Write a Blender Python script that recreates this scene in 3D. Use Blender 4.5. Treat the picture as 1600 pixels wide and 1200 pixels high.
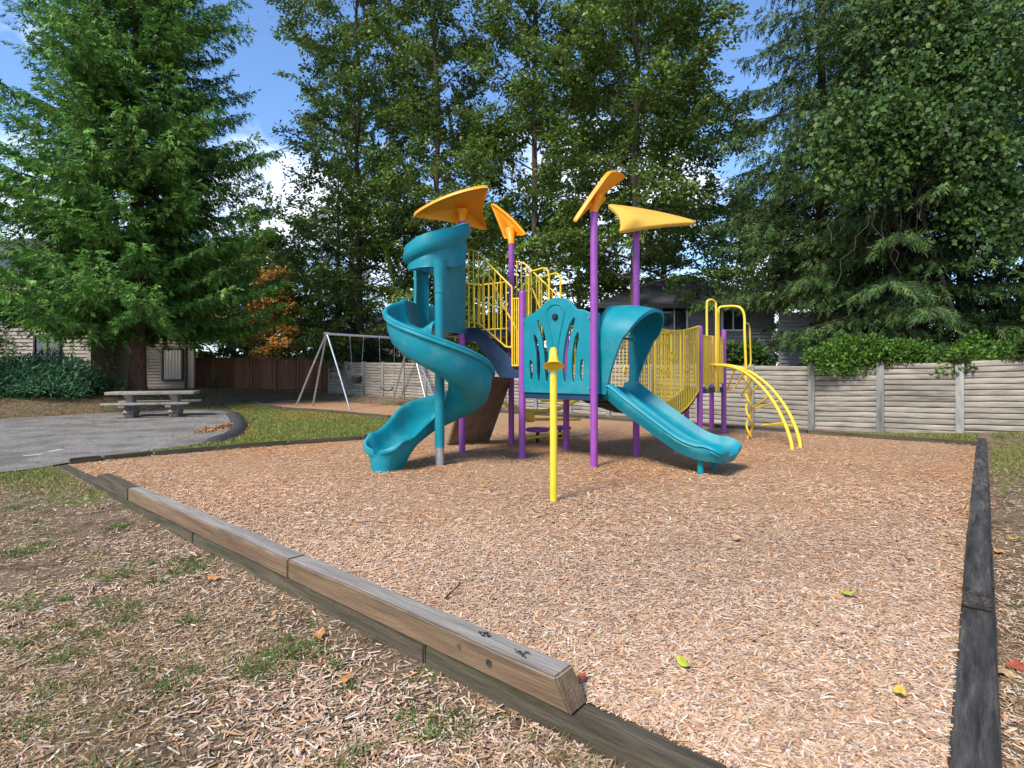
import bpy, bmesh, math, random
import numpy as np
from mathutils import Vector, Matrix
random.seed(7); rng = np.random.default_rng(7)
R = math.radians
scene = bpy.context.scene
for o in list(bpy.data.objects): bpy.data.objects.remove(o)

# ------------------------------------------------------------------ camera
FPX, EYE, HZ = 870.0, 1.5, 575.0            # focal length in photo pixels, eye height, horizon row
cam = bpy.data.cameras.new('camera'); camo = bpy.data.objects.new('camera', cam)
scene.collection.objects.link(camo); scene.camera = camo
cam.sensor_width = 36; cam.lens = 36 * FPX / 1600; cam.shift_y = -(600 - HZ) / 1600
cam.clip_start = .05; cam.clip_end = 3000
camo.location = (0, 0, EYE); camo.rotation_euler = (R(90), 0, 0)

# ------------------------------------------------------------------ sky, sun, exposure
SUN_EL, SUN_AZ = R(46), R(220)               # azimuth clockwise from +Y: behind the camera, to its left
world = bpy.data.worlds.new('World'); scene.world = world; world.use_nodes = True
nt = world.node_tree; nt.nodes.clear()
def N(tree, typ, **kw):
    n = tree.nodes.new(typ)
    for k, v in kw.items(): setattr(n, k, v)
    return n
out = N(nt, 'ShaderNodeOutputWorld'); bg = N(nt, 'ShaderNodeBackground'); bg.inputs[1].default_value = .135
sky = N(nt, 'ShaderNodeTexSky', sky_type='NISHITA', sun_disc=False)
sky.sun_elevation = SUN_EL; sky.sun_rotation = SUN_AZ
sky.air_density = 1.0; sky.dust_density = .2; sky.ozone_density = 7.0
tc = N(nt, 'ShaderNodeTexCoord'); mp = N(nt, 'ShaderNodeMapping'); mp.inputs['Scale'].default_value = (1, 1, 1.7)
mp.inputs['Location'].default_value = (.34, .1, .05)
nz = N(nt, 'ShaderNodeTexNoise'); nz.inputs['Scale'].default_value = 3.1; nz.inputs['Detail'].default_value = 9; nz.inputs['Roughness'].default_value = .58
sep = N(nt, 'ShaderNodeSeparateXYZ')
ele = N(nt, 'ShaderNodeMapRange'); ele.inputs['From Min'].default_value = .08; ele.inputs['From Max'].default_value = .55
ele.inputs['To Min'].default_value = .16; ele.inputs['To Max'].default_value = -.03
addn = N(nt, 'ShaderNodeMath', operation='ADD')
cr = N(nt, 'ShaderNodeValToRGB'); cr.color_ramp.elements[0].position = .56; cr.color_ramp.elements[1].position = .74
mix = N(nt, 'ShaderNodeMixRGB'); mix.inputs[2].default_value = (6.6, 7.0, 7.6, 1)
L = nt.links.new
L(tc.outputs['Generated'], mp.inputs[0]); L(mp.outputs[0], nz.inputs[0]); L(tc.outputs['Generated'], sep.inputs[0])
L(sep.outputs[2], ele.inputs[0]); L(nz.outputs[0], addn.inputs[0]); L(ele.outputs[0], addn.inputs[1])
L(addn.outputs[0], cr.inputs[0]); L(cr.outputs[0], mix.inputs[0]); L(sky.outputs[0], mix.inputs[1])
L(mix.outputs[0], bg.inputs[0]); L(bg.outputs[0], out.inputs[0])
sun = bpy.data.lights.new('sun', 'SUN'); sun.energy = 2.8; sun.angle = R(16); sun.color = (1, .93, .82)
suno = bpy.data.objects.new('sun', sun); scene.collection.objects.link(suno); suno.location = (-20, -20, 40)
sd = Vector((math.sin(SUN_AZ) * math.cos(SUN_EL), math.cos(SUN_AZ) * math.cos(SUN_EL), math.sin(SUN_EL)))
suno.rotation_euler = sd.to_track_quat('Z', 'Y').to_euler()
vs = scene.view_settings; vs.view_transform = 'Standard'; vs.look = 'None'; vs.gamma = 1; vs.exposure = 1.02
vs.use_curve_mapping = False

# ------------------------------------------------------------------ helpers
def V(*a): return Vector(a)
def at(u, v, Y): return V((u - 800) / FPX * Y, Y, EYE - (v - HZ) / FPX * Y)       # point at depth Y
def gp(u, v, z=0.0):                                                              # point on the level z
    Y = FPX * (EYE - z) / (v - HZ); return V((u - 800) / FPX * Y, Y, z)
def sm(a, b, x):
    t = np.clip((x - a) / (b - a), 0, 1); return t * t * (3 - 2 * t)
WL = {}
C = scene.collection
def link(name, data, parent=None, loc=(0, 0, 0), rot=None):
    o = bpy.data.objects.new(name, data); C.objects.link(o)
    loc = Vector(loc); WL[o] = loc
    if parent is not None:
        o.parent = parent; o.location = loc - WL[parent]
    else: o.location = loc
    if rot is not None: o.rotation_euler = rot
    return o
def tag(o, label=None, cat=None, group=None, kind=None):
    if label: o['label'] = label
    if cat: o['category'] = cat
    if group: o['group'] = group
    if kind: o['kind'] = kind
    return o
def thing(name, label, cat, loc, group=None):
    o = link(name, None, None, loc); o.empty_display_size = .2
    return tag(o, label, cat, group)

class MB:
    def __init__(s): s.v = []; s.f = []
    def add(s, vs_, fs):
        b = len(s.v); s.v += [tuple(p) for p in vs_]; s.f += [tuple(i + b for i in f) for f in fs]; return s
    def obox(s, c, ax, ay, az):
        c = Vector(c); P = []
        for k in (-1, 1):
            for j in (-1, 1):
                for i in (-1, 1): P.append(c + Vector(ax) * i + Vector(ay) * j + Vector(az) * k)
        return s.add(P, [(0, 2, 3, 1), (4, 5, 7, 6), (0, 1, 5, 4), (2, 6, 7, 3), (0, 4, 6, 2), (1, 3, 7, 5)])
    def box(s, x0, x1, y0, y1, z0, z1):
        return s.obox(((x0 + x1) / 2, (y0 + y1) / 2, (z0 + z1) / 2), ((x1 - x0) / 2, 0, 0), (0, (y1 - y0) / 2, 0), (0, 0, (z1 - z0) / 2))
    def rings(s, rs, closed=True, caps=True, loop=False):
        n = len(rs[0]); P = [p for r in rs for p in r]; F = []; m = len(rs)
        for i in range(m if loop else m - 1):
            a = i * n; b = ((i + 1) % m) * n
            for j in range(n if closed else n - 1):
                k = (j + 1) % n; F.append((a + j, a + k, b + k, b + j))
        if caps and closed and not loop:
            F.append(tuple(reversed(range(n)))); F.append(tuple(range((m - 1) * n, m * n)))
        return s.add(P, F)
    def tube(s, pts, r, n=10, caps=True, loop=False):
        pts = [Vector(p) for p in pts]; m = len(pts)
        rr = [r] * m if isinstance(r, (int, float)) else r
        rs = []; prev = None
        for i, p in enumerate(pts):
            if loop: t = pts[(i + 1) % m] - pts[i - 1]
            else: t = pts[min(i + 1, m - 1)] - pts[max(i - 1, 0)]
            t.normalize()
            if prev is None:
                ref = V(0, 0, 1) if abs(t.z) < .9 else V(1, 0, 0)
                nx = t.cross(ref).normalized()
            else: nx = (prev - t * prev.dot(t)).normalized()
            prev = nx; ny = t.cross(nx)
            rs.append([p + (nx * math.cos(2 * math.pi * k / n) + ny * math.sin(2 * math.pi * k / n)) * rr[i] for k in range(n)])
        return s.rings(rs, True, caps, loop)
    def build(s, name, mat, parent=None, smooth=True, ang=40, loc=None, bevel=0, fix=True):
        me = bpy.data.meshes.new(name)
        P = np.array(s.v, dtype=float)
        if loc is None: loc = V((P[:, 0].min() + P[:, 0].max()) / 2, (P[:, 1].min() + P[:, 1].max()) / 2, P[:, 2].min())
        P = P - np.array(loc)
        me.from_pydata([tuple(p) for p in P], [], s.f)
        if bevel or fix:
            bm = bmesh.new(); bm.from_mesh(me)
            if fix: bmesh.ops.recalc_face_normals(bm, faces=bm.faces)
            if bevel: bmesh.ops.bevel(bm, geom=[e for e in bm.edges if e.is_manifold and e.calc_face_angle(0) > .6], offset=bevel, segments=2, affect='EDGES', profile=.5)
            bm.to_mesh(me); bm.free()
        if smooth:
            me.shade_smooth(); me.set_sharp_from_angle(angle=R(ang))
        me.materials.append(mat)
        return link(name, me, parent, loc)

def smooth_path(pts, per=6, closed=False):
    pts = [Vector(p) for p in pts]; out_ = []; n = len(pts)
    for i in range(n if closed else n - 1):
        if closed: p0, p1, p2, p3 = pts[i - 1], pts[i], pts[(i + 1) % n], pts[(i + 2) % n]
        else: p0, p1, p2, p3 = pts[max(i - 1, 0)], pts[i], pts[i + 1], pts[min(i + 2, n - 1)]
        for k in range(per):
            t = k / per; t2 = t * t; t3 = t2 * t
            out_.append(.5 * ((2 * p1) + (p2 - p0) * t + (2 * p0 - 5 * p1 + 4 * p2 - p3) * t2 + (3 * p1 - p0 - 3 * p2 + p3) * t3))
    if not closed: out_.append(pts[-1])
    return out_

def plate(name, outline, holes, thick, bev, mat, origin, ex, ez, parent):
    """flat shaped panel with real holes; outline in (x along ex, z along ez)"""
    cu = bpy.data.curves.new(name, 'CURVE'); cu.dimensions = '2D'; cu.fill_mode = 'BOTH'; cu.extrude = thick / 2 - bev; cu.bevel_depth = bev; cu.bevel_resolution = 2
    for poly in [outline] + holes:
        sp = cu.splines.new('POLY'); sp.points.add(len(poly) - 1); sp.use_cyclic_u = True
        for p, q in zip(sp.points, poly): p.co = (q[0], q[1], 0, 1)
    tmp = bpy.data.objects.new('tmp', cu); C.objects.link(tmp)
    dg = bpy.context.evaluated_depsgraph_get(); me = bpy.data.meshes.new_from_object(tmp.evaluated_get(dg))
    bpy.data.objects.remove(tmp); bpy.data.curves.remove(cu)
    ex = Vector(ex).normalized(); ez = Vector(ez).normalized(); en = ex.cross(ez)
    M = Matrix((ex, ez, en)).transposed().to_4x4(); me.transform(M)
    me.materials.clear(); me.materials.append(mat); me.shade_smooth(); me.set_sharp_from_angle(angle=R(35))
    me.name = name
    return link(name, me, parent, origin)

# ------------------------------------------------------------------ materials
def mat(name, base, rough=.5, var=.12, scale=6, bump=0, bscale=40, stretch=(1, 1, 1), spec=.4, dirt=None, dirt_amt=.3, dscale=2.2, rnd=0, trans=0, metal=0, coat=0):
    m = bpy.data.materials.new(name); m.use_nodes = True; t = m.node_tree; l = t.links.new
    b = t.nodes['Principled BSDF']; b.inputs['Roughness'].default_value = rough
    b.inputs['Specular IOR Level'].default_value = spec; b.inputs['Metallic'].default_value = metal
    if coat: b.inputs['Coat Weight'].default_value = coat; b.inputs['Coat Roughness'].default_value = .2
    co = N(t, 'ShaderNodeTexCoord'); mpn = N(t, 'ShaderNodeMapping'); mpn.inputs['Scale'].default_value = stretch
    l(co.outputs['Object'], mpn.inputs[0])
    n1 = N(t, 'ShaderNodeTexNoise'); n1.inputs['Scale'].default_value = scale; n1.inputs['Detail'].default_value = 6
    l(mpn.outputs[0], n1.inputs[0])
    src = mpn.outputs[0]
    if rnd:
        oi = N(t, 'ShaderNodeObjectInfo'); va = N(t, 'ShaderNodeVectorMath', operation='ADD')
        cx = N(t, 'ShaderNodeCombineXYZ'); mu = N(t, 'ShaderNodeMath', operation='MULTIPLY'); mu.inputs[1].default_value = 57
        l(oi.outputs['Random'], mu.inputs[0]); l(mu.outputs[0], cx.inputs[0]); l(mu.outputs[0], cx.inputs[1])
        l(mpn.outputs[0], va.inputs[0]); l(cx.outputs[0], va.inputs[1]); l(va.outputs[0], n1.inputs[0]); src = va.outputs[0]
    r = N(t, 'ShaderNodeValToRGB'); r.color_ramp.elements[0].position = .3; r.color_ramp.elements[1].position = .7
    r.color_ramp.elements[0].color = (*[c * (1 - var) for c in base], 1); r.color_ramp.elements[1].color = (*[min(1, c * (1 + var)) for c in base], 1)
    l(n1.outputs[0], r.inputs[0]); col = r.outputs[0]
    if dirt:
        n2 = N(t, 'ShaderNodeTexNoise'); n2.inputs['Scale'].default_value = dscale; n2.inputs['Detail'].default_value = 8; n2.inputs['Roughness'].default_value = .65
        l(src, n2.inputs[0])
        r2 = N(t, 'ShaderNodeValToRGB'); r2.color_ramp.elements[0].position = .5; r2.color_ramp.elements[1].position = .72
        r2.color_ramp.elements[1].color = (dirt_amt,) * 3 + (1,)
        l(n2.outputs[0], r2.inputs[0]); mx = N(t, 'ShaderNodeMixRGB'); mx.inputs[2].default_value = (*dirt, 1)
        l(r2.outputs[0], mx.inputs[0]); l(col, mx.inputs[1]); col = mx.outputs[0]
    if rnd:
        mr = N(t, 'ShaderNodeMapRange'); mr.inputs['To Min'].default_value = 1 - rnd; mr.inputs['To Max'].default_value = 1 + rnd
        l(oi.outputs['Random'], mr.inputs[0]); hs = N(t, 'ShaderNodeHueSaturation'); l(mr.outputs[0], hs.inputs['Value']); l(col, hs.inputs['Color']); col = hs.outputs[0]
    l(col, b.inputs['Base Color'])
    if bump:
        n3 = N(t, 'ShaderNodeTexNoise'); n3.inputs['Scale'].default_value = bscale; n3.inputs['Detail'].default_value = 5; l(src, n3.inputs[0])
        bp = N(t, 'ShaderNodeBump'); bp.inputs['Strength'].default_value = bump; bp.inputs['Distance'].default_value = .02
        l(n3.outputs[0], bp.inputs['Height']); l(bp.outputs[0], b.inputs['Normal'])
    return m
def leafmat(name, rough=.5, trans=.3, spec=.3):
    m = bpy.data.materials.new(name); m.use_nodes = True; t = m.node_tree; l = t.links.new
    b = t.nodes['Principled BSDF']; o = t.nodes['Material Output']; b.inputs['Roughness'].default_value = rough; b.inputs['Specular IOR Level'].default_value = spec
    a = N(t, 'ShaderNodeVertexColor', layer_name='Col'); l(a.outputs[0], b.inputs['Base Color'])
    if trans:
        tr = N(t, 'ShaderNodeBsdfTranslucent'); l(a.outputs[0], tr.inputs[0]); ms = N(t, 'ShaderNodeMixShader'); ms.inputs[0].default_value = trans
        l(b.outputs[0], ms.inputs[1]); l(tr.outputs[0], ms.inputs[2]); l(ms.outputs[0], o.inputs[0])
    return m
M = {}
M['teal'] = mat('teal_plastic', (.002, .205, .255), .48, .10, 2.5, .08, 160, dirt=(.085, .255, .28), dirt_amt=.5, dscale=3.4, spec=.32)
M['purple'] = mat('purple_paint', (.27, .055, .32), .45, .10, 4, dirt=(.26, .14, .28), dirt_amt=.55, dscale=5, spec=.5)
M['yellow'] = mat('yellow_paint', (.78, .53, .028), .42, .10, 5, dirt=(.5, .36, .10), dirt_amt=.55, dscale=5, spec=.5)
M['orange'] = mat('orange_plastic', (.87, .30, .004), .42, .06, 3, dirt=(.7, .32, .05), dirt_amt=.3, spec=.4)
M['oldorange'] = mat('weathered_yellow_plastic', (.66, .36, .045), .55, .12, 3, dirt=(.3, .2, .06), dirt_amt=.6, dscale=3)
M['navy'] = mat('navy_coated_steel', (.010, .036, .085), .5, .12, 5, dirt=(.08, .09, .12), dirt_amt=.3)
M['blackrub'] = mat('black_rubber', (.012, .012, .014), .6, .2, 9)
M['steel'] = mat('galvanised_steel', (.45, .46, .48), .38, .15, 12, metal=.7, dirt=(.3, .3, .3), dirt_amt=.4)
M['rock'] = mat('brown_climbing_panel', (.20, .14, .095), .75, .2, 6, .25, 60, dirt=(.10, .075, .05), dirt_amt=.6)
M['timber'] = mat('weathered_skylit_timber', (.29, .235, .175), .85, .28, 7, .45, 26, (.25, 3, 3), .2, dirt=(.10, .095, .08), dirt_amt=.65, dscale=1.8, rnd=.12)
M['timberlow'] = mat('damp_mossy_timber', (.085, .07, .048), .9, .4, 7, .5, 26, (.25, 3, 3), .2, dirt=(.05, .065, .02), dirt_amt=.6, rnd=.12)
M['timberblack'] = mat('charred_black_timber', (.052, .048, .044), .9, .5, 9, .9, 26, (.3, 3, 3), .15, dirt=(.20, .18, .15), dirt_amt=.6, dscale=7, rnd=.15)
M['concfence'] = mat('pale_weathered_fence_board', (.31, .275, .222), .85, .24, 6, .35, 60, (.5, 4, 4), .2, dirt=(.075, .072, .062), dirt_amt=.9, dscale=1.6, rnd=.14)
M['concpost'] = mat('grey_fence_post', (.27, .26, .235), .85, .2, 8, .3, 40, (2, 2, .5), .2, dirt=(.07, .07, .06), dirt_amt=.8, dscale=2.5, rnd=.2)
M['brownfence'] = mat('red_brown_fence_board', (.20, .098, .058), .8, .25, 6, .3, 30, (4, 4, .35), .2, rnd=.22)
M['bark'] = mat('tree_bark', (.085, .062, .048), .95, .35, 9, .9, 16, (2, 2, .4), .1)
M['spruceb'] = mat('spruce_bark', (.135, .082, .058), .95, .4, 9, .9, 14, (2, 2, .7), .1)
M['darkbark'] = mat('dark_bark', (.05, .04, .034), .95, .35, 9, .9, 16, (2, 2, .4), .1)
M['table'] = mat('pale_weathered_table_wood', (.29, .26, .215), .9, .25, 12, .35, 45, (1, 1, 1), .2, dirt=(.09, .085, .075), dirt_amt=.7, dscale=4)
M['siding'] = mat('taupe_siding', (.27, .235, .195), .75, .08, 3, .1, 40, (.2, 1, 1), .2)
M['sidingl'] = mat('beige_siding', (.33, .285, .23), .75, .08, 3, .1, 40, (.2, 1, 1), .2)
M['sidingg'] = mat('grey_siding', (.20, .20, .205), .75, .08, 3, .1, 40, (.2, 1, 1), .2)
M['sidingp'] = mat('pale_grey_siding', (.42, .41, .39), .75, .08, 3)
M['shingle'] = mat('roof_shingle', (.075, .072, .072), .9, .3, 14, .5, 30)
M['trim'] = mat('white_trim', (.55, .53, .5), .6, .05)
M['darktrim'] = mat('dark_trim', (.035, .03, .027), .6, .1)
M['glass'] = mat('window_glass', (.02, .024, .03), .06, .1, spec=.8)
M['curtain'] = mat('pale_curtain', (.42, .40, .36), .8, .1)
M['moss'] = mat('moss', (.07, .085, .018), .95, .35, 20, .8, 60)
for k in ('leaf', 'needle', 'juniper'): M[k] = leafmat(k, .5 if k == 'leaf' else .6, .32 if k == 'leaf' else .18)
M['chip'] = leafmat('wood_chip', .85, 0, .15)
M['fallen'] = leafmat('fallen_leaf', .6, .2)

def groundmat(name, cols, scales, bump=.8, bscale=60):
    """cols: base and a list of (colour, noise scale, lo, hi) layers"""
    m = bpy.data.materials.new(name); m.use_nodes = True; t = m.node_tree; l = t.links.new
    b = t.nodes['Principled BSDF']; b.inputs['Roughness'].default_value = .95; b.inputs['Specular IOR Level'].default_value = .1
    co = N(t, 'ShaderNodeTexCoord'); col = None; base = cols[0]
    rgb = N(t, 'ShaderNodeRGB'); rgb.outputs[0].default_value = (*base, 1); col = rgb.outputs[0]
    for k, (c, s, lo, hi) in enumerate(scales):
        n = N(t, 'ShaderNodeTexNoise'); n.inputs['Scale'].default_value = s; n.inputs['Detail'].default_value = 7; n.inputs['Roughness'].default_value = .62
        mpn = N(t, 'ShaderNodeMapping'); mpn.inputs['Location'].default_value = (k * 13.7, k * 5.1, 0); l(co.outputs['Object'], mpn.inputs[0]); l(mpn.outputs[0], n.inputs[0])
        r = N(t, 'ShaderNodeValToRGB'); r.color_ramp.elements[0].position = lo; r.color_ramp.elements[1].position = hi; l(n.outputs[0], r.inputs[0])
        mx = N(t, 'ShaderNodeMixRGB'); mx.inputs[2].default_value = (*c, 1); l(r.outputs[0], mx.inputs[0]); l(col, mx.inputs[1]); col = mx.outputs[0]
    l(col, b.inputs['Base Color'])
    n3 = N(t, 'ShaderNodeTexNoise'); n3.inputs['Scale'].default_value = bscale; n3.inputs['Detail'].default_value = 6; l(co.outputs['Object'], n3.inputs[0])
    bp = N(t, 'ShaderNodeBump'); bp.inputs['Strength'].default_value = bump; bp.inputs['Distance'].default_value = .03; l(n3.outputs[0], bp.inputs['Height']); l(bp.outputs[0], b.inputs['Normal'])
    return m
M['bed'] = groundmat('chip_bed', [(.47, .285, .165)], [((.27, .15, .08), 34, .5, .62), ((.60, .42, .28), 48, .54, .63), ((.46, .235, .11), .5, .48, .62), ((.13, .065, .035), 90, .6, .68)], 1, 70)
M['ground'] = groundmat('dirt_and_thin_grass', [(.16, .11, .072)], [((.27, .19, .12), 40, .46, .6), ((.085, .058, .038), 5, .48, .62), ((.10, .13, .03), 1.1, .55, .68), ((.32, .235, .155), 90, .56, .64)], .8, 60)
M['lawn'] = groundmat('lawn', [(.20, .215, .05)], [((.32, .28, .10), 1.3, .45, .65), ((.06, .10, .02), 40, .45, .6), ((.24, .20, .09), 60, .58, .66)], .8, 70)
M['asphalt'] = groundmat('asphalt', [(.225, .205, .18)], [((.34, .315, .28), 24, .50, .6), ((.155, .142, .126), 1.0, .46, .62), ((.10, .094, .086), 40, .54, .64), ((.26, .22, .17), 9, .66, .74)], .5, 120)
M['berm'] = groundmat('black_asphalt_kerb', [(.05, .05, .05)], [((.09, .09, .088), 50, .5, .6)], .7, 80)
M['paint'] = mat('worn_white_line', (.5, .49, .46), .9, .3, 20)

# ------------------------------------------------------------------ terrain and sheets
e1 = V(-.763, .647, 0).normalized(); e2 = V(.647, .763, 0).normalized(); O = V(1.293, 1.689, 0)
FA, FD = V(7.43, 13.8, 0), V(-.767, .642, 0).normalized()                         # concrete fence line
def gz(x, y):
    x = np.asarray(x, float); y = np.asarray(y, float)
    z = -.105 + .10 * sm(5, 8.2, y)
    q = (x - O.x) * e2.x + (y - O.y) * e2.y
    p = (x - O.x) * e1.x + (y - O.y) * e1.y
    z = z + sm(12.0, 12.9, q) * (.17 * sm(2.4, -1.0, p) + .24 * sm(8, 20, p))
    z = z + .10 * sm(0, -1.5, p)
    yb = 16.8 + .85 * (x + 15)
    z = z + .5 * sm(0, 4.5, y - np.maximum(yb, 9)) * sm(-10.5, -13.5, x)
    return z
def grid_sheet(name, xs, ys, zf, m, kind='structure'):
    X, Y = np.meshgrid(xs, ys); Z = zf(X, Y); nx, ny = len(xs), len(ys)
    P = np.stack([X.ravel(), Y.ravel(), Z.ravel()], 1)
    idx = np.arange(nx * ny).reshape(ny, nx); F = np.stack([idx[:-1, :-1], idx[:-1, 1:], idx[1:, 1:], idx[1:, :-1]], -1).reshape(-1, 4)
    me = bpy.data.meshes.new(name); me.from_pydata(P.tolist(), [], F.tolist()); me.shade_smooth(); me.materials.append(m)
    return tag(link(name, me), kind=kind)
xs = np.concatenate([[-700, -300, -120, -60, -40], np.arange(-30, 20, .6), [24, 30, 40, 60, 120, 300, 700]])
ys = np.concatenate([[-300, -60, -20, -6], np.arange(-2, 36, .6), [40, 50, 70, 120, 300, 900]])
grid_sheet('ground', xs, ys, gz, M['ground'])
def sheet(name, pts, m, z=None, thick=.0, zoff=0):
    bm = bmesh.new(); vs_ = [bm.verts.new((p[0], p[1], p[2] if len(p) > 2 else 0)) for p in pts]
    f = bm.faces.new(vs_); 
    if f.normal.z < 0: f.normal_flip()
    bmesh.ops.triangulate(bm, faces=[f]); me = bpy.data.meshes.new(name); bm.normal_update(); bm.to_mesh(me); bm.free()
    me.materials.append(m); o = link(name, me); return tag(o, kind='structure')
def flat(pts, z): return [(p[0], p[1], z) for p in pts]
RC = O + e2 * 11.86
left_edge = smooth_path([gp(106, 725.5), gp(160, 720), gp(240, 712), gp(340, 703.5), gp(450, 695), gp(565, 687), gp(628, 678), gp(655, 668)], 4)
swing_edge = smooth_path([gp(655, 664), gp(610, 655.5), gp(520, 646.5), gp(440, 641), gp(400, 633.5), gp(365, 629)], 4)
bedpts = [O, RC] + [RC + e1 * 17.6 + e2 * .1, V(-6.6, 25.2, 0), V(-11.2, 26.2, 0), V(-12.6, 25.6, 0)]
bedpts += list(reversed(swing_edge)) + list(reversed(left_edge))
bed = sheet('wood_chip_bed', flat(bedpts, 0), M['bed'])
lawn_pts = list(left_edge) + list(swing_edge) + [gp(352, 634), gp(362, 641), gp(374, 655), gp(378, 672), gp(360, 686), gp(320, 695), gp(250, 704), gp(180, 713)]
sheet('lawn', flat(lawn_pts, .012), M['lawn'])
asph = smooth_path([gp(60, 733), gp(110, 724), gp(180, 713.5), gp(260, 702), gp(325, 692), gp(358, 682), gp(369, 668), gp(366, 655), gp(350, 644), gp(300, 641), gp(180, 645), gp(60, 652), gp(-60, 659)], 4)
asph += [V(-30, 10.5, 0), V(-30, 5.6, 0), gp(-160, 752), gp(-20, 742)]
sheet('asphalt_path', flat(asph, .018), M['asphalt'])
for a, b, w in (((36, 714.5), (66, 711.5), .045), ((76, 707.5), (97, 703.8), .05)):
    p, q = gp(*a), gp(*b); d = (q - p).normalized(); n = V(-d.y, d.x, 0) * w
    sheet('painted_line', [(p - n)[:2] + (.0225,), (q - n)[:2] + (.0225,), (q + n)[:2] + (.0225,), (p + n)[:2] + (.0225,)] if False else [((p - n).x, (p - n).y, .0225), ((q - n).x, (q - n).y, .0225), ((q + n).x, (q + n).y, .0225), ((p + n).x, (p + n).y, .0225)], M['paint'])
kp = smooth_path([gp(325, 694), gp(360, 683.5), gp(374, 668), gp(370, 655), gp(362, 646)], 6)
mb = MB(); rs = []
for i, p in enumerate(kp):
    t = (kp[min(i + 1, len(kp) - 1)] - kp[max(i - 1, 0)]).normalized(); n = V(-t.y, t.x, 0); h = .13 * min(1, min(i, len(kp) - 1 - i) / 3 + .15)
    rs.append([p + n * -.22, p + n * -.12 + V(0, 0, h * .8), p + V(0, 0, h), p + n * .12 + V(0, 0, h * .8), p + n * .22, p - V(0, 0, .05)])
mb.rings(rs); tag(mb.build('asphalt_kerb', M['berm']), kind='structure')

# ------------------------------------------------------------------ timber borders (each beam a part)
def beam(name, p, q, w, z0, z1, m, parent, bev=None, bevel_end=0):
    """beam whose inner-bottom line runs p->q; box in local space, length along x"""
    p = Vector(p); q = Vector(q); d = (q - p); Ln = d.length; ang = math.atan2(d.y, d.x); h = z1 - z0
    bm = bmesh.new(); n = max(2, int(Ln / .35)); rs = []
    for i in range(n + 1):
        x = -Ln / 2 + Ln * i / n; j = lambda s=.004: random.uniform(-s, s)
        top = x - (bevel_end if i == n else 0)
        rs.append([bm.verts.new(c) for c in ((x, -w / 2 + j(), 0), (x, w / 2 + j(), 0), (top, w / 2 + j(), h + j()), (top, -w / 2 + j(), h + j()))])
    for a, b in zip(rs, rs[1:]):
        for k in range(4): bm.faces.new((a[k], a[(k + 1) % 4], b[(k + 1) % 4], b[k]))
    bm.faces.new(rs[0]); bm.faces.new(rs[-1]); bmesh.ops.recalc_face_normals(bm, faces=bm.faces)
    bmesh.ops.bevel(bm, geom=[e for e in bm.edges if e.is_manifold and e.calc_face_angle(0) > .5], offset=.009, segments=2, affect='EDGES')
    me = bpy.data.meshes.new(name); bm.to_mesh(me); bm.free(); me.shade_smooth(); me.set_sharp_from_angle(angle=R(50)); me.materials.append(m)
    c = (p + q) / 2; c.z = z0
    return link(name, me, parent, c, (0, 0, ang))
W6 = .14
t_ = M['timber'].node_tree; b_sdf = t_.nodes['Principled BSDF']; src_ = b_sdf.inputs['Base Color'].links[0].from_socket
g_ = N(t_, 'ShaderNodeNewGeometry'); sx_ = N(t_, 'ShaderNodeSeparateXYZ'); t_.links.new(g_.outputs['True Normal'], sx_.inputs[0])  # upward faces pale grey, sides dark brown: weathering and skylight painted into the colour
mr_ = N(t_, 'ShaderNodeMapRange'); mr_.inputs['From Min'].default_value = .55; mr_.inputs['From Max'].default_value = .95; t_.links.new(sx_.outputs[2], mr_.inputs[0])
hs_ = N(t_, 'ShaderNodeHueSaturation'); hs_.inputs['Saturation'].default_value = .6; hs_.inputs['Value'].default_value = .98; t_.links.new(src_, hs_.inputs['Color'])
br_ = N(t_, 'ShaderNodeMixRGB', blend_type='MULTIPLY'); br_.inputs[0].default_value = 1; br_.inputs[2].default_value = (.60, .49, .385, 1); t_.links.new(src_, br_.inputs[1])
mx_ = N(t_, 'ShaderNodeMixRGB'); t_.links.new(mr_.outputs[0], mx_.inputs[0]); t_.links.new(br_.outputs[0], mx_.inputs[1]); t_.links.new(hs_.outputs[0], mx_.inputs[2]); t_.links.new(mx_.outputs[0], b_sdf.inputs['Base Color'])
fb = thing('timber_border', 'stacked weathered timber border with a sloping cut end, in the left foreground', 'border', O + e1 * 5)
nin = -e2 * (W6 / 2)                                                              # centre line lies outside the chip edge
Fp = lambda t, off=0: O + e1 * t + nin + e2 * off
tip = 1.24
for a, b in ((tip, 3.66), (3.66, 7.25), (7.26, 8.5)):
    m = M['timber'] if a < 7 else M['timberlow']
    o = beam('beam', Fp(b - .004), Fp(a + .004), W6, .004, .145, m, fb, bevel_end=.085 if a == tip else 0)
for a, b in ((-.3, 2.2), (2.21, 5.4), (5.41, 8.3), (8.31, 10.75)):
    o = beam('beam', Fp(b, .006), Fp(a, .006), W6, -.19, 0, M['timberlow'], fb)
    if a > 8: o['label'] = 'low dark beam at the far corner'
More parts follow.
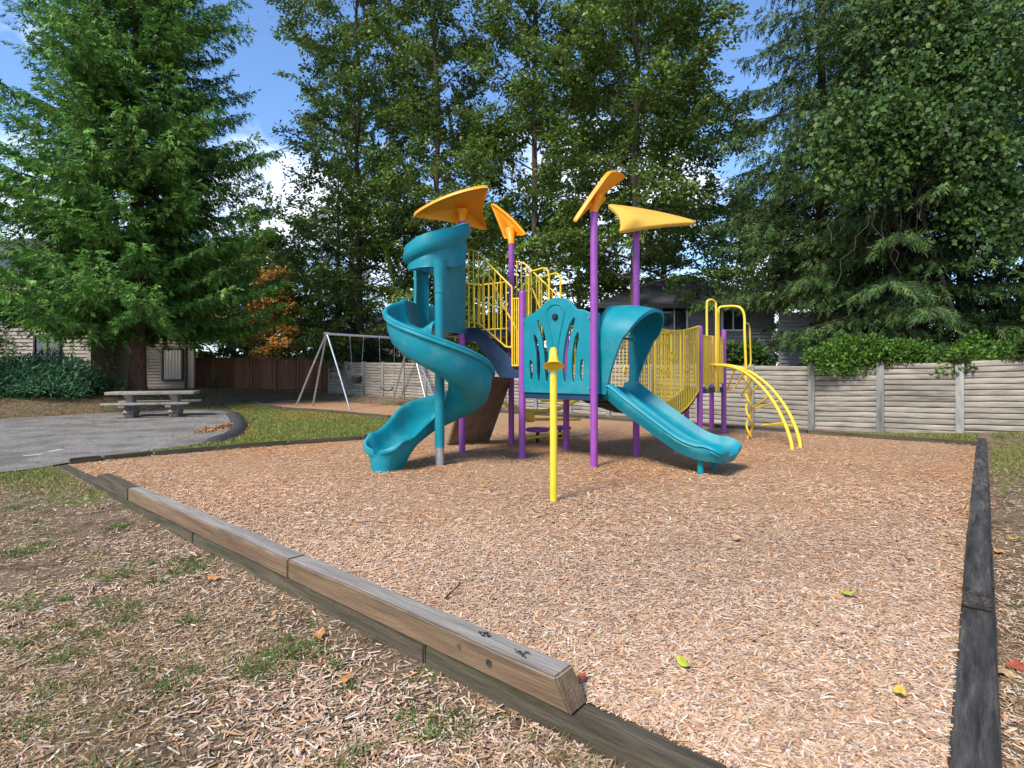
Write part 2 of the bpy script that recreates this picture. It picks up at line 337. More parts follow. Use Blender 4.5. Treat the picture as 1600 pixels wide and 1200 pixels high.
# knots, staples and the frayed marks on the near beam
for t, z in ((1.93, .085), (1.72, .075)):
    c = Fp(t) - e2 * (W6 / 2 + .0005) + V(0, 0, z); mb = MB()
    for rr_, off_ in ((1, .0), (.55, .0016)):
        ring = [c - e2 * (.001 + off_) + e1 * math.cos(a) * .021 * rr_ * (1 + .12 * math.sin(3 * a + t)) + V(0, 0, 1) * math.sin(a) * .029 * rr_ * (1 + .1 * math.cos(2 * a)) for a in np.linspace(0, 6.283, 19)[:-1]]
        mb.rings([[p + e2 * .006 for p in ring], ring])
    mb.build('knot', M['timberlow'] if t > 1.8 else M['timberblack'], fb)
for t, s in ((1.83, .02), (1.56, -.01)):
    c = Fp(t) + V(0, 0, .147) + e2 * s; mb = MB()
    for k in range(9):
        p = c + e1 * random.uniform(-.03, .03) + e2 * random.uniform(-.02, .02); q = p + e1 * random.uniform(-.03, .03) + V(0, 0, random.uniform(.0, .012)) + e2 * random.uniform(-.02, .02)
        mb.tube([p, q], .0035, 5)
    mb.build('splinter', M['timberblack'], fb)
rb = thing('timber_border', 'black charred timber border with a stepped beam, along the right side', 'border', O + e2 * 5)
Rp = lambda t, off=0: O + e2 * t - e1 * (W6 / 2 + .0) + e1 * off
for a, b in ((2.3, 6.25), (6.27, 9.0), (9.01, 11.98)): beam('beam', Rp(a), Rp(b), W6, .026, .15, M['timberblack'], rb)
for a, b in ((-.14, 2.9), (2.91, 6.2), (6.21, 9.2), (9.21, 11.9)): beam('beam', Rp(a, -.008), Rp(b, -.008), W6 + .02, -.19, .022 if a < 1 else .008, M['timberblack'], rb)
bb = thing('timber_border', 'thin dark timber border below the pale board fence', 'border', RC + e1 * 5)
for k in range(6): beam('beam', RC + e1 * (k * 2.95 + .02) + e2 * .08, RC + e1 * (k * 2.95 + 2.94) + e2 * .08, W6, -.1, .075, M['timberblack'] if k % 2 else M['timberlow'], bb)
def curved_border(pts, label, step=4, z1=.075):
    t = thing('timber_border', label, 'border', pts[len(pts) // 2])
    for i in range(0, len(pts) - step, step):
        d = (pts[i + step] - pts[i]).normalized() * .02
        beam('beam', pts[i] + d, pts[i + step] - d, .1, -.1, z1 + random.uniform(-.006, .006), M['timberlow'], t)
curved_border(left_edge, 'low dark curved timber border between the lawn and the play chips', z1=.085)
curved_border(swing_edge, 'low brown timber border in front of the swing set', z1=.12)

# ------------------------------------------------------------------ pale board fence
FN = V(FD.y, -FD.x, 0)                                                            # normal toward the camera side
if FN.y > 0: FN = -FN
fang = math.atan2(FD.y, FD.x)
fence = thing('board_fence', 'pale grey fence of horizontal log-faced boards between grey posts', 'fence', FA)
def board_mesh(k):
    bm = bmesh.new(); n = 8; rs = []; prof = [(-.03, 0), (-.008, .003), (.014, .010), (.020, .03), (.020, .09), (.014, .111), (-.008, .118), (-.03, .121)]
    for i in range(n + 1):
        x = -.66 + 1.32 * i / n; w = .0025 * math.sin(i * 1.1 + k)
        rs.append([bm.verts.new((x, y + random.uniform(-.003, .003), z + w)) for y, z in prof])
    for a, b in zip(rs, rs[1:]):
        for j in range(len(prof)): bm.faces.new((a[j], a[(j + 1) % len(prof)], b[(j + 1) % len(prof)], b[j]))
    bm.faces.new(rs[0]); bm.faces.new(rs[-1]); bmesh.ops.recalc_face_normals(bm, faces=bm.faces)
    me = bpy.data.meshes.new('fence_board'); bm.to_mesh(me); bm.free(); me.shade_smooth(); me.set_sharp_from_angle(angle=R(60)); me.materials.append(M['concfence']); return me
bmesh_list = [board_mesh(k) for k in range(4)]
pm = MB().box(-.075, .075, -.075, .075, 0, 1.66); pme = None
def fz(t): return float(np.interp(t, [-6, -3.9, -2, 0, 10, 21.5], [.17, .14, .06, 0, .10, .25]))
for k in range(-4, 16):
    t0 = k * 1.43; p = FA + FD * t0
    if pme is None:
        po = MB().box(-.075, .075, -.075, .075, 0, 1.66).build('post', M['concpost'], fence, loc=V(0, 0, 0), bevel=.01); pme = po.data; bpy.data.objects.remove(po)
    link('post', pme, fence, (p.x, p.y, fz(t0) - .08), (0, 0, fang))
    if k == 15: break
    c = FA + FD * (t0 + .715); slope = (fz(t0 + 1.43) - fz(t0)) / 1.43; slope = slope + (.022 if k == -2 else 0)
    for j in range(13):
        link('board', random.choice(bmesh_list), fence, (c.x, c.y, fz(t0 + .715) - .06 + j * .1235), (random.uniform(-.03, .03), -slope + random.uniform(-.004, .004), fang + (math.pi if False else 0)))
# ------------------------------------------------------------------ foliage helpers
def mesh_tris(name, P, n, col, m, parent, loc):
    """P (K*n,3) verts, faces of n consecutive verts, col (K,3)"""
    P = np.asarray(P, np.float32) - np.array(loc, np.float32); K = len(P) // n
    me = bpy.data.meshes.new(name); me.vertices.add(len(P)); me.vertices.foreach_set('co', P.ravel())
    me.loops.add(K * n); me.loops.foreach_set('vertex_index', np.arange(K * n, dtype=np.int32))
    me.polygons.add(K); me.polygons.foreach_set('loop_start', np.arange(0, K * n, n, dtype=np.int32))
    at_ = me.color_attributes.new('Col', 'FLOAT_COLOR', 'POINT')
    c4 = np.ones((K, n, 4), np.float32); c4[:, :, :3] = np.clip(col, 0, 1)[:, None, :]; at_.data.foreach_set('color', c4.ravel())
    me.update(); me.validate(); me.materials.append(m)
    return link(name, me, parent, loc)
def unit(a): return a / (np.linalg.norm(a, axis=-1, keepdims=True) + 1e-9)
def leaves(P, D, Nn, Ln, Wd):
    """diamond leaves as quads"""
    D = unit(D); S = unit(np.cross(D, Nn)); Ln = np.broadcast_to(np.asarray(Ln, float), (len(P),))[:, None]; Wd = np.broadcast_to(np.asarray(Wd, float), (len(P),))[:, None]
    U = np.cross(S, D)
    q = np.stack([P, P + D * Ln * .45 + S * Wd * .5 + U * Wd * .12, P + D * Ln - U * Ln * .08, P + D * Ln * .45 - S * Wd * .5 + U * Wd * .12], 1)
    return q.reshape(-1, 3)
def palette(n, cols, w, var=.22):
    c = np.array(cols)[rng.choice(len(cols), n, p=np.array(w) / sum(w))]
    return c * (1 + rng.uniform(-var, var, (n, 1))) * (1 + rng.uniform(-.06, .06, (n, 3)))
GREEN = ([(.112, .190, .034), (.165, .250, .046), (.072, .125, .026), (.24, .26, .06)], [4, 3, 3, .8])

def deciduous(name, label, x, y, H, spread, bare, nl, seed, pal=GREEN, lean=(0, 0), lsize=.15, cat='tree', group=None, tr=.17, wide_low=.9, prim=44, sec=9):
    global rng
    rng = np.random.default_rng(seed); z0 = float(gz(x, y)) - .1
    t = thing(name, label, cat, (x, y, z0), group)
    wood = MB(); n = 14; tp = []
    for i in range(n + 1):
        s = i / n; tp.append(V(x + lean[0] * s + rng.normal(0, .06) * s * 2, y + lean[1] * s + rng.normal(0, .06) * s * 2, z0 + H * s))
    wood.tube(tp, [tr * (1.5 if i == 0 else 1.08) * (1 - .93 * i / n) + .012 for i in range(n + 1)], 9)
    trunk_at = lambda s: tp[int(s * n)].lerp(tp[min(n, int(s * n) + 1)], s * n - int(s * n))
    S, T, Ls = [], [], []
    for i in range(prim):
        s = bare / H + (1 - bare / H) * (i + rng.random()) / prim * .985
        rel = (s - bare / H) / (1 - bare / H)
        Lb = spread * (wide_low + (1 - wide_low) * min(1, rel / .35)) * max(0, 1 - rel) ** .62 * rng.uniform(.72, 1.12) + .5
        az = i * 2.399 + rng.normal(0, .35); el = .35 + .75 * rel + rng.normal(0, .12)
        p0 = trunk_at(s); d = V(math.cos(az) * math.cos(el), math.sin(az) * math.cos(el), math.sin(el)); br = [p0]; m = 6
        for k in range(1, m + 1):
            d = (d + V(rng.normal(0, .09), rng.normal(0, .09), rng.normal(-.02, .07))).normalized(); br.append(br[-1] + d * Lb / m)
        wood.tube(br, [max(.007, tr * .32 * (1 - rel * .7) * (1 - k / m) + .006) for k in range(m + 1)], 5, caps=False)
        for k in range(sec):
            f = .22 + .78 * (k + rng.random()) / sec; fi = min(m - 1, int(f * m)); b0 = br[fi].lerp(br[fi + 1], f * m - fi)
            bd = (br[fi + 1] - br[fi]).normalized(); sd_ = V(rng.normal(), rng.normal(), rng.normal(0, .45)).normalized()
            tdv = (bd * .75 + sd_ * .8).normalized(); ln = Lb * .33 * (1.15 - f * .6) * rng.uniform(.6, 1.25) + .25
            S.append(b0); T.append(tdv); Ls.append(ln)
            if k % 2 == 0: wood.tube([b0, b0 + tdv * ln * .55, b0 + tdv * ln + V(0, 0, -.06 * ln)], [.012, .008, .004], 4, caps=False)
    wood.build('trunk', M['bark'], t, fix=False)
    S = np.array(S); T = np.array(T); Ls = np.array(Ls); w = Ls ** 1.3; w /= w.sum()
    i = rng.choice(len(S), nl, p=w); u = rng.random(nl) ** .7
    # sprays: flat-ish fans along every twig
    side = unit(np.cross(T, np.tile([[0, 0, 1.]], (len(T), 1))) + rng.normal(0, .25, T.shape))
    ws = rng.normal(0, .24, nl) * (.5 + Ls[i] * .5)
    P = S[i] + T[i] * (u * Ls[i])[:, None] + side[i] * ws[:, None]; P[:, 2] += rng.normal(0, .09, nl) - .10 * u * Ls[i] - .12 * np.abs(ws)
    D = T[i] * .7 + side[i] * np.sign(ws)[:, None] * .7 + rng.normal(0, .4, (nl, 3)); D[:, 2] -= .35
    Nn = np.array([0, 0, 1.]) + rng.normal(0, .55, (nl, 3))
    sz = lsize * rng.uniform(.65, 1.25, nl); tw = 1 + .18 * rng.normal(size=len(S))[i]
    col = palette(nl, *pal) * tw[:, None]
    mesh_tris('crown', leaves(P, D, Nn, sz, sz * .6), 4, col, M['leaf'], t, (x, y, z0))
    return t

SPR = ([(.098, .225, .034), (.140, .290, .042), (.058, .140, .026), (.20, .35, .06)], [4, 3, 2.4, 1.3])
def conifer(name, label, x, y, H, R0, h0, seed, nb=230, pal=SPR, droop=.32, hang=.5, twl=.34, dens=1.0, tr=.33, bark='spruceb', cat='tree', group=None, top=1.0, tri=7, tip_up=.28, nw=.15, bl=.30):
    global rng
    rng = np.random.default_rng(seed); z0 = float(gz(x, y)) - .1
    t = thing(name, label, cat, (x, y, z0), group); wood = MB()
    wood.tube([V(x, y, z0), V(x, y, z0 + .35), V(x, y, z0 + 1.2), V(x, y, z0 + H * .5), V(x, y, z0 + H)], [tr * 1.5, tr * 1.1, tr, tr * .6, .02], 14)
    S, T, Ls, TIP = [], [], [], []
    for b in range(nb):
        s = ((b + rng.random()) / nb) ** 1.12 * top; z = h0 + (H - h0) * s
        Lb = (R0 * max(0, 1 - s) ** .78 + .25) * rng.uniform(.68, 1.1); az = b * 2.399 + rng.normal(0, .3); up = .28 * s * 2
        dx, dy = math.cos(az), math.sin(az); br = []; m = 7
        for k in range(m + 1):
            f = k / m; br.append(np.array([x + dx * Lb * f, y + dy * Lb * f, z0 + z + Lb * (up * f - droop * f * 1.35 + tip_up * f * f * 1.3)]))
        wood.tube([Vector(p) for p in br], [max(.006, .045 * (1 - s * .6) * (1 - k / m)) for k in range(m + 1)], 4, caps=False)
        br = np.array(br); side = np.array([-dy, dx, 0]); nbl = max(5, int(Lb * 5.2 * dens))
        for k in range(nbl):
            f = .12 + .88 * (k + rng.random()) / nbl; fi = min(m - 1, int(f * m)); p0 = br[fi] + (br[fi + 1] - br[fi]) * (f * m - fi)
            bd = br[fi + 1] - br[fi]; bd /= np.linalg.norm(bd); ln = (bl * Lb * (1.05 - f) + .26) * rng.uniform(.7, 1.2)
            for sg in (-1, 1):
                d = bd * .62 + side * sg * rng.uniform(.5, .95) + np.array([0, 0, -.25 * rng.random()]); d /= np.linalg.norm(d); nt_ = max(2, int(ln / .155))
                q = (np.arange(nt_) + rng.random(nt_)) / nt_
                pts = p0 + d * (q * ln)[:, None]; pts[:, 2] -= .22 * ln * q * q
                td = d * .7 + rng.normal(0, .33, (nt_, 3)); td[:, 2] -= hang * rng.uniform(.3, 1.3, nt_)
                S.append(pts); T.append(td); Ls.append(twl * rng.uniform(.6, 1.25, nt_)); TIP.append(np.full(nt_, f) * .6 + q * .4)
    wood.build('trunk', M[bark], t, fix=False)
    S = np.concatenate(S); T = unit(np.concatenate(T)); Ls = np.concatenate(Ls); TIP = np.concatenate(TIP); n = len(S)
    ref = unit(rng.normal(size=(n, 3)) * .6 + np.array([0, 0, 1.])); sd_ = unit(np.cross(T, ref)); up_ = np.cross(sd_, T)
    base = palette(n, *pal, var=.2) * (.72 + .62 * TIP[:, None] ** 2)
    Ps, Cs = [], []
    for k in range(tri):
        f = k / tri; a = (1 if k % 2 else -1); 
        if k == tri - 1: dirv = T; st = S + T * (Ls * .62)[:, None]; ln = Ls * .45
        else: dirv = unit(T * .75 + sd_ * a * .62 + up_ * rng.normal(0, .3, n)[:, None]); st = S + T * (Ls * f * .95)[:, None]; ln = Ls * (.52 - .22 * f)
        wv = np.cross(dirv, unit(up_ + sd_ * rng.normal(0, .6, n)[:, None])) * (ln * nw)[:, None]
        Ps.append(np.stack([st - wv, st + wv, st + dirv * ln[:, None]], 1)); Cs.append(base * (1 + rng.uniform(-.12, .12, (n, 1))))
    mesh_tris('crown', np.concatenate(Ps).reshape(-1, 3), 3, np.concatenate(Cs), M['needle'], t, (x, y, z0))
    return t

def shrub(name, label, c, r, n, pal, lsize, seed, cat='bush', mat_='leaf', group=None, stems=8, shell=.55, aspect=.6, spray=0):
    global rng
    rng = np.random.default_rng(seed); t = thing(name, label, cat, c, group)
    nc = 26 + int(8 * r[0]); cc = unit(rng.normal(size=(nc, 3))); cc[:, 2] = np.abs(cc[:, 2]) * .95; cc *= rng.uniform(.35, .82, (nc, 1)); cr_ = rng.uniform(.22, .42, nc)
    i = rng.integers(0, nc, n); d = unit(rng.normal(size=(n, 3))); d[:, 2] = np.where(d[:, 2] < -.2, -d[:, 2], d[:, 2])
    P = cc[i] + d * (cr_[i] * rng.uniform(shell, 1.05, n))[:, None]; P[:, 2] = np.maximum(P[:, 2], .01 + rng.random(n) * .05)
    P = P * np.array(r) + np.array(c); D = d + rng.normal(0, .6, (n, 3)) + np.array([0, 0, .15]); Nn = d * .7 + np.array([0, 0, .7]) + rng.normal(0, .4, (n, 3))
    col = palette(n, *pal) * (1 + .14 * rng.normal(size=nc)[i])[:, None]; sz = lsize * rng.uniform(.6, 1.3, n)
    w = MB()
    for k in range(stems):
        q = Vector(c) + Vector(cc[k % nc] * np.array(r)); w.tube([Vector(c) + V(rng.normal(0, .1), rng.normal(0, .1), -.05), Vector(c).lerp(q, .5) + V(0, 0, .08), q], [.025, .016, .006], 5)
    w.build('stem', M['darkbark'], t, fix=False)
    mesh_tris('foliage', leaves(P, D, Nn, sz, sz * aspect), 4, col, M[mat_], t, c)
    return t

# ------------------------------------------------------------------ houses
def siding(name, p, q, z0, z1, pitch, m, parent, thick=.055):
    """lapped boards on a wall p->q, face to the right-hand side (toward the camera)"""
    p = Vector(p); q = Vector(q); d = (q - p).normalized(); n = V(d.y, -d.x, 0); mb = MB(); z = z0
    while z < z1 - 1e-4:
        zt = min(z + pitch, z1)
        mb.add([p + n * thick + V(0, 0, z), q + n * thick + V(0, 0, z), q + n * .002 + V(0, 0, zt), p + n * .002 + V(0, 0, zt), p + V(0, 0, z), q + V(0, 0, z)], [(0, 1, 2, 3), (4, 5, 1, 0)]); z = zt
    mb.add([p + V(0, 0, z0) - n * .15, q + V(0, 0, z0) - n * .15, q + V(0, 0, z1) - n * .15, p + V(0, 0, z1) - n * .15], [(0, 1, 2, 3)])
    return mb.build(name, m, parent, smooth=False, fix=False)
def window(c, d, w, h, parent, mtrim, bars=1, curtain=False, fw=.07):
    d = Vector(d).normalized(); n = V(d.y, -d.x, 0); c = Vector(c); zz = V(0, 0, 1); mb = MB()
    for s in (-1, 1):
        mb.obox(c + d * s * (w / 2) + n * .04, d * fw / 2, n * .05, zz * (h / 2 + fw / 2)); mb.obox(c + zz * s * (h / 2) + n * .04, d * (w / 2 - fw / 2 - .001), n * .048, zz * fw / 2)
    for k in range(bars): mb.obox(c + d * (-w / 2 + w * (k + 1) / (bars + 1)) + n * .036, d * .025, n * .03, zz * (h / 2 - fw / 2 - .001))
    f = mb.build('window', mtrim, parent, smooth=False)
    MB().obox(c + n * .028, d * (w / 2 - .01), n * .004, zz * (h / 2 - .01)).build('pane', M['glass'], f, smooth=False)
    if curtain:
        mb = MB(); k = int(w / .075); rs = [[c + d * (-w / 2 + .03 + (w - .06) * i / k) + n * (.040 + .028 * (i % 2)) + zz * s * (h / 2 - .05) for s in (-1, 1)] for i in range(k + 1)]
        mb.rings(rs, closed=False, caps=False); mb.build('blind', M['curtain'], f, smooth=False)
    return f
h1 = thing('house', 'taupe sided two-storey house behind the big spruce', 'house', (-20, 27, .3))
A, B = V(-20.6, 27, 0), V(-15.42, 27, 0); A2, B2 = V(-30, 25.4, 0), V(-19.2, 25.4, 0)
siding('siding', A, B, .3, 6.2, .15, M['siding'], h1); siding('siding', A2, B2, .3, 6.2, .17, M['sidingl'], h1)
siding('siding', B, B + V(-5.4, 9, 0), .3, 6.2, .15, M['siding'], h1); siding('siding', B2, B2 + V(0, 1.6, 0), .3, 6.2, .15, M['siding'], h1)
MB().box(B.x - .16, B.x + .03, 26.93, 27.02, .3, 6.2).build('corner_board', M['sidingl'], h1, smooth=False)
MB().box(B.x - .40, B.x - .32, 26.9, 26.97, .35, 6.1).build('downpipe', M['darktrim'], h1, smooth=False)
MB().box(B2.x - .13, B2.x + .03, 25.33, 25.42, .3, 6.2).build('corner_board', M['sidingl'], h1, smooth=False)
window(at(270.5, 569.5, 26.98), (1, 0, 0), .95, 1.52, h1, M['darktrim'], 0, True); window(at(75, 547, 25.36), (1, 0, 0), 1.15, 1.25, h1, M['darktrim'], 1)
window(at(20, 420, 25.36), (1, 0, 0), 1.4, 1.2, h1, M['darktrim'], 1)
mb = MB(); mb.add([(-30.5, 24.7, 6.15), (-15.0, 26.4, 6.15), (-20.6, 36.8, 6.15), (-30.5, 36.8, 6.15), (-27, 30.5, 8.6), (-20.4, 30.5, 8.6)], [(0, 1, 5, 4), (1, 2, 5), (2, 3, 4, 5), (3, 0, 4), (0, 3, 2, 1)])
mb.build('roof', M['shingle'], h1, smooth=False)
h2 = thing('house', 'grey sided house with dark hip roof behind the pale board fence', 'house', (6.8, 24, .1))
a, b = V(4.2, 24, 0), V(11.3, 24, 0); siding('siding', a, b, .1, 4.2, .15, M['sidingg'], h2); siding('siding', b, b + V(0, 7, 0), .1, 4.2, .15, M['sidingg'], h2); siding('siding', a + V(0, 7, 0), a, .1, 4.2, .15, M['sidingg'], h2)
for u, v, w, h in ((1053, 499, 1.1, 1.15), (1145, 499, .95, .95)): window(at(u, v, 23.97), (1, 0, 0), w, h, h2, M['trim'], 1)
mb = MB(); mb.add([(3.4, 23.3, 4.15), (12.0, 23.3, 4.15), (12.0, 31.6, 4.15), (3.4, 31.6, 4.15), (7.0, 27.4, 5.9), (9.2, 27.4, 5.9)], [(0, 1, 5, 4), (1, 2, 5), (2, 3, 4, 5), (3, 0, 4), (0, 3, 2, 1)]); mb.build('roof', M['shingle'], h2, smooth=False)
MB().box(3.38, 12.02, 23.22, 23.29, 4.0, 4.17).build('gutter', M['darktrim'], h2, smooth=False)
a, b = V(10.6, 22, 0), V(14.9, 22, 0); siding('siding', a, b, .1, 3.7, .16, M['sidingp'], h2)
mb = MB(); mb.add([(10.2, 20.6, 2.65), (14.4, 20.6, 2.0), (14.4, 21.98, 2.35), (10.2, 21.98, 3.0), (10.2, 20.6, 2.5), (14.4, 20.6, 1.85), (14.4, 21.98, 2.2), (10.2, 21.98, 2.85)], [(0, 1, 2, 3), (4, 7, 6, 5), (0, 4, 5, 1), (1, 5, 6, 2), (3, 7, 4, 0)]); mb.build('lean_to_roof', M['shingle'], h2, smooth=False)
h3 = thing('house', 'pale far house glimpsed through the trunks behind the swings', 'house', (-9, 46, 0))
a, b = V(-16, 46, 0), V(2, 46, 0); siding('siding', a, b, 0, 4.0, .2, M['sidingp'], h3)
for xx in (-12.6, -9.4, -5.2): window((xx, 45.97, 1.9), (1, 0, 0), 1.3, 1.2, h3, M['trim'], 1)
mb = MB(); mb.add([(-16.6, 45.3, 3.95), (2.6, 45.3, 3.95), (2.6, 53, 3.95), (-16.6, 53, 3.95), (-14, 49, 6.2), (0, 49, 6.2)], [(0, 1, 5, 4), (1, 2, 5), (2, 3, 4, 5), (3, 0, 4), (0, 3, 2, 1)]); mb.build('roof', M['shingle'], h3, smooth=False)

# brown board fence
bf = thing('board_fence', 'red-brown vertical board fence beside the taupe house', 'fence', (-14, 30, .1))
p, q = V(-16.8, 28.3, 0), V(-9.6, 29.0, 0); n = 50; d = (q - p) / n; ang = math.atan2(d.y, d.x); bme = None
for k in range(n):
    c = p + d * (k + .5); z = float(np.interp(k, [0, n], [.32, .2]))
    if bme is None:
        o = MB().box(-.0712, .0712, -.012, .012, 0, 1.72).build('board', M['brownfence'], bf, loc=V(0, 0, 0), bevel=.003); bme = o.data; bpy.data.objects.remove(o)
    link('board', bme, bf, (c.x, c.y + random.uniform(-.006, .006), z), (0, 0, ang))
for k in range(0, n + 1, 8):
    c = p + d * k; MB().box(c.x - .05, c.x + .05, c.y - .13, c.y - .03, .1, 2.02).build('post', M['brownfence'], bf, smooth=False)
MB().obox((p + q) / 2 + V(0, -.02, 2.02), (q - p) / 2, V(0, .07, 0), V(0, 0, .02)).build('cap_rail', M['brownfence'], bf, smooth=False)
MB().obox((p + q) / 2 + V(0, -.045, .36), (q - p) / 2, V(0, .022, 0), V(0, 0, .05)).build('bottom_rail', M['timberlow'], bf, smooth=False)

# ------------------------------------------------------------------ play structure
a_ = V(.788, -.616, 0).normalized(); b_ = V(.616, .788, 0).normalized(); ZU = V(0, 0, 1); SP = 1.36
P1 = V(1.24, 8.42, 0); P2 = P1 - a_ * SP; P3 = P1 + b_ * SP + V(.04, 0, 0); P4 = P2 + b_ * SP; P5 = gp(722, 706); P6 = gp(799, 694.5)
C1, C2, C3, C4 = V(3.88, 11.5, 0), V(4.85, 12.75, 0), V(4.93, 13.75, 0), V(3.95, 12.6, 0)
DZ, MZ, TZ = 1.10, 1.42, 2.18
ps = thing('play_structure', 'teal, yellow and purple playground climbing structure with two slides', 'play structure', (1, 10, 0))
PR = .057
def post(p, ztop, r=PR, m='purple', dome=True, name='post', par=None, z0=-.15):
    mb = MB(); pts = [p + V(0, 0, z0), p + V(0, 0, ztop)]; rr = [r, r]
    if dome:
        for k in range(1, 5): aa = k / 4 * math.pi / 2; pts.append(p + V(0, 0, ztop + .05 * math.sin(aa))); rr.append(max(.004, r * 1.04 * math.cos(aa)))
    mb.tube(pts, rr, 20); return mb.build(name, M[m], par or ps)
for p, z, dm in ((P1, 3.87, 0), (P2, 2.74, 1), (P3, 3.85, 0), (P4, 2.66, 1), (P5, 4.14, 0), (P6, 3.95, 0), (C1, 2.33, 1), (C2, 2.33, 1), (C3, 2.26, 1), (C4, 2.2, 1)):
    o = post(p, z, dome=bool(dm))
    mb = MB()
    for zz in ((DZ + .12, 2.28) if p in (P1, P2) else ()):
        s = a_ if p == P2 else -a_
        mb.tube([p + s * .05 + ZU * zz, p + s * .085 + ZU * zz], .012, 8); mb.tube([p + s * .065 + ZU * (zz - .02) - b_ * .045, p + s * .065 + ZU * (zz - .02) - b_ * .062], .010, 8)
    if mb.v: mb.build('bolt', M['steel'], o)
# fins
def fin(cx, corners, bow, m, label=None, depthbow=.0, stem=None):
    """three corners (world) ordered tip, B, C; bow: signed bulge of each edge outward as fraction; cx stem foot"""
    T3 = [Vector(c) for c in corners]; cen = sum(T3, V(0, 0, 0)) / 3; nn = (T3[1] - T3[0]).cross(T3[2] - T3[0]).normalized()
    if nn.z < 0: nn = -nn
    pts = []
    for k in range(3):
        p, q = T3[k], T3[(k + 1) % 3]; mid = (p + q) / 2; outw = (mid - cen); e = (q - p); outw = (outw - e.normalized() * outw.dot(e.normalized())).normalized()
        nseg = 16
        for i in range(nseg):
            s = i / nseg; x = p.lerp(q, s) + outw * (4 * s * (1 - s)) * bow[k] * e.length
            pts.append(x)
    # round the corners a little
    for _ in range(2): pts = [(pts[i - 1] + pts[i] * 2 + pts[(i + 1) % len(pts)]) / 4 for i in range(len(pts))]
    hub = Vector(cx) + ZU * .0; c0 = cen.lerp(hub + ZU * .16, .6); dome = lambda k: depthbow * (1 - k * k)
    rs = []
    for k, off in ((.03, -.018), (.35, -.018), (.75, -.018), (.93, -.02), (.965, -.036), (.99, -.034), (1.0, -.012), (1.0, .012), (.985, .026), (.95, .030), (.75, .03), (.35, .03), (.03, .03)):
        rs.append([c0.lerp(p, k) + nn * (off + dome(k)) for p in pts])
    mb = MB(); mb.rings(rs, True, True)
    hp = Vector(cx); n2 = 14
    tgt = c0 + nn * (dome(.1) - .05)
    mb.tube([hp - ZU * .03, hp + ZU * .02, hp.lerp(tgt, .45), hp.lerp(tgt, .8), tgt], [.064, .066, .075, .10, .12], n2)
    o = mb.build('roof_fin', M[m], ps, ang=50)
    if label: o['label'] = label
    return o
top = lambda p, z: V(p.x, p.y, z)
fin(top(P5, 4.15), [at(641, 337, 9.75), at(766, 289, 9.45), at(763, 360, 10.45)], (.085, -.10, -.035), 'orange', depthbow=.09)
fin(top(P6, 3.96), [at(767, 316, 11.5), at(823, 368, 10.75), at(790, 374, 11.5)], (.05, -.05, -.02), 'orange', depthbow=.06)
fin(top(P1, 3.88), [at(894, 350, 8.2), at(951, 268, 8.35), at(976, 276, 8.9)], (.02, .06, -.04), 'orange', depthbow=.03)
fin(top(P3, 3.86), [at(1094, 349, 9.3), at(946, 320, 10.0), at(966, 364, 9.1)], (.055, -.11, -.05), 'oldorange', 'weathered pale yellow fin', depthbow=.07)
# decks
def deck(name, pts, z, th, m='navy', par=None, inset=0):
    mb = MB(); n = len(pts); mb.add([V(p.x, p.y, z) for p in pts] + [V(p.x, p.y, z - th) for p in pts], [tuple(range(n)), tuple(reversed(range(n, 2 * n)))] + [(i, i + n, (i + 1) % n + n, (i + 1) % n) for i in range(n)])
    return mb.build(name, M[m], par or ps, smooth=False, bevel=.006)
deck('deck', [P1, P3, P4, P2], DZ, .10)
deck('deck', [C1, C2, C3, C4], 1.06, .10)
deck('landing', [P2 - a_ * .02, P4 - a_ * .02, P4 - a_ * .48, P2 - a_ * .48], MZ, .09)
Q5, Q6 = P5 - a_ * .82, P6 - a_ * .82
deck('top_deck', [P5 + a_ * .36 + b_ * .06, P6 + a_ * .36 - b_ * .06, Q6, Q5], TZ, .09)
# stair stringers and steps
S0, S1 = P2 - a_ * .40, P5 + a_ * .40
for k, off in enumerate((.05, SP - .09)):
    o_ = b_ * off; mb = MB(); th = b_ * .02
    prof = [(P5 + a_ * .0, TZ + .03), (P5 + a_ * .36, TZ + .03), (P2 - a_ * .12, MZ + .13), (P2 - a_ * .06, MZ - .09), (P2 - a_ * .50, MZ - .09), (P5 + a_ * .30, TZ - .22), (P5, TZ - .20)]
    pl = [V(p.x, p.y, z) + o_ for p, z in prof]; n = len(pl)
    mb.add([p - th for p in pl] + [p + th for p in pl], [tuple(range(n)), tuple(reversed(range(n, 2 * n)))] + [(i, i + n, (i + 1) % n + n, (i + 1) % n) for i in range(n)])
    mb.build('stringer', M['navy'], ps, smooth=False, bevel=.004)
for k in range(1, 4):
    c = S0.lerp(S1, k / 4) + b_ * (SP / 2 - .02); z = MZ + (TZ - MZ) * k / 4
    MB().obox(V(c.x, c.y, z), a_ * .13, b_ * (SP / 2 - .1), ZU * .018).build('step', M['blackrub'], ps, smooth=False)
MB().obox((P2 + P4) / 2 - a_ * .03 + ZU * ((DZ + MZ) / 2), a_ * .012, b_ * (SP / 2 - .07), ZU * .14).build('riser', M['navy'], ps, smooth=False)

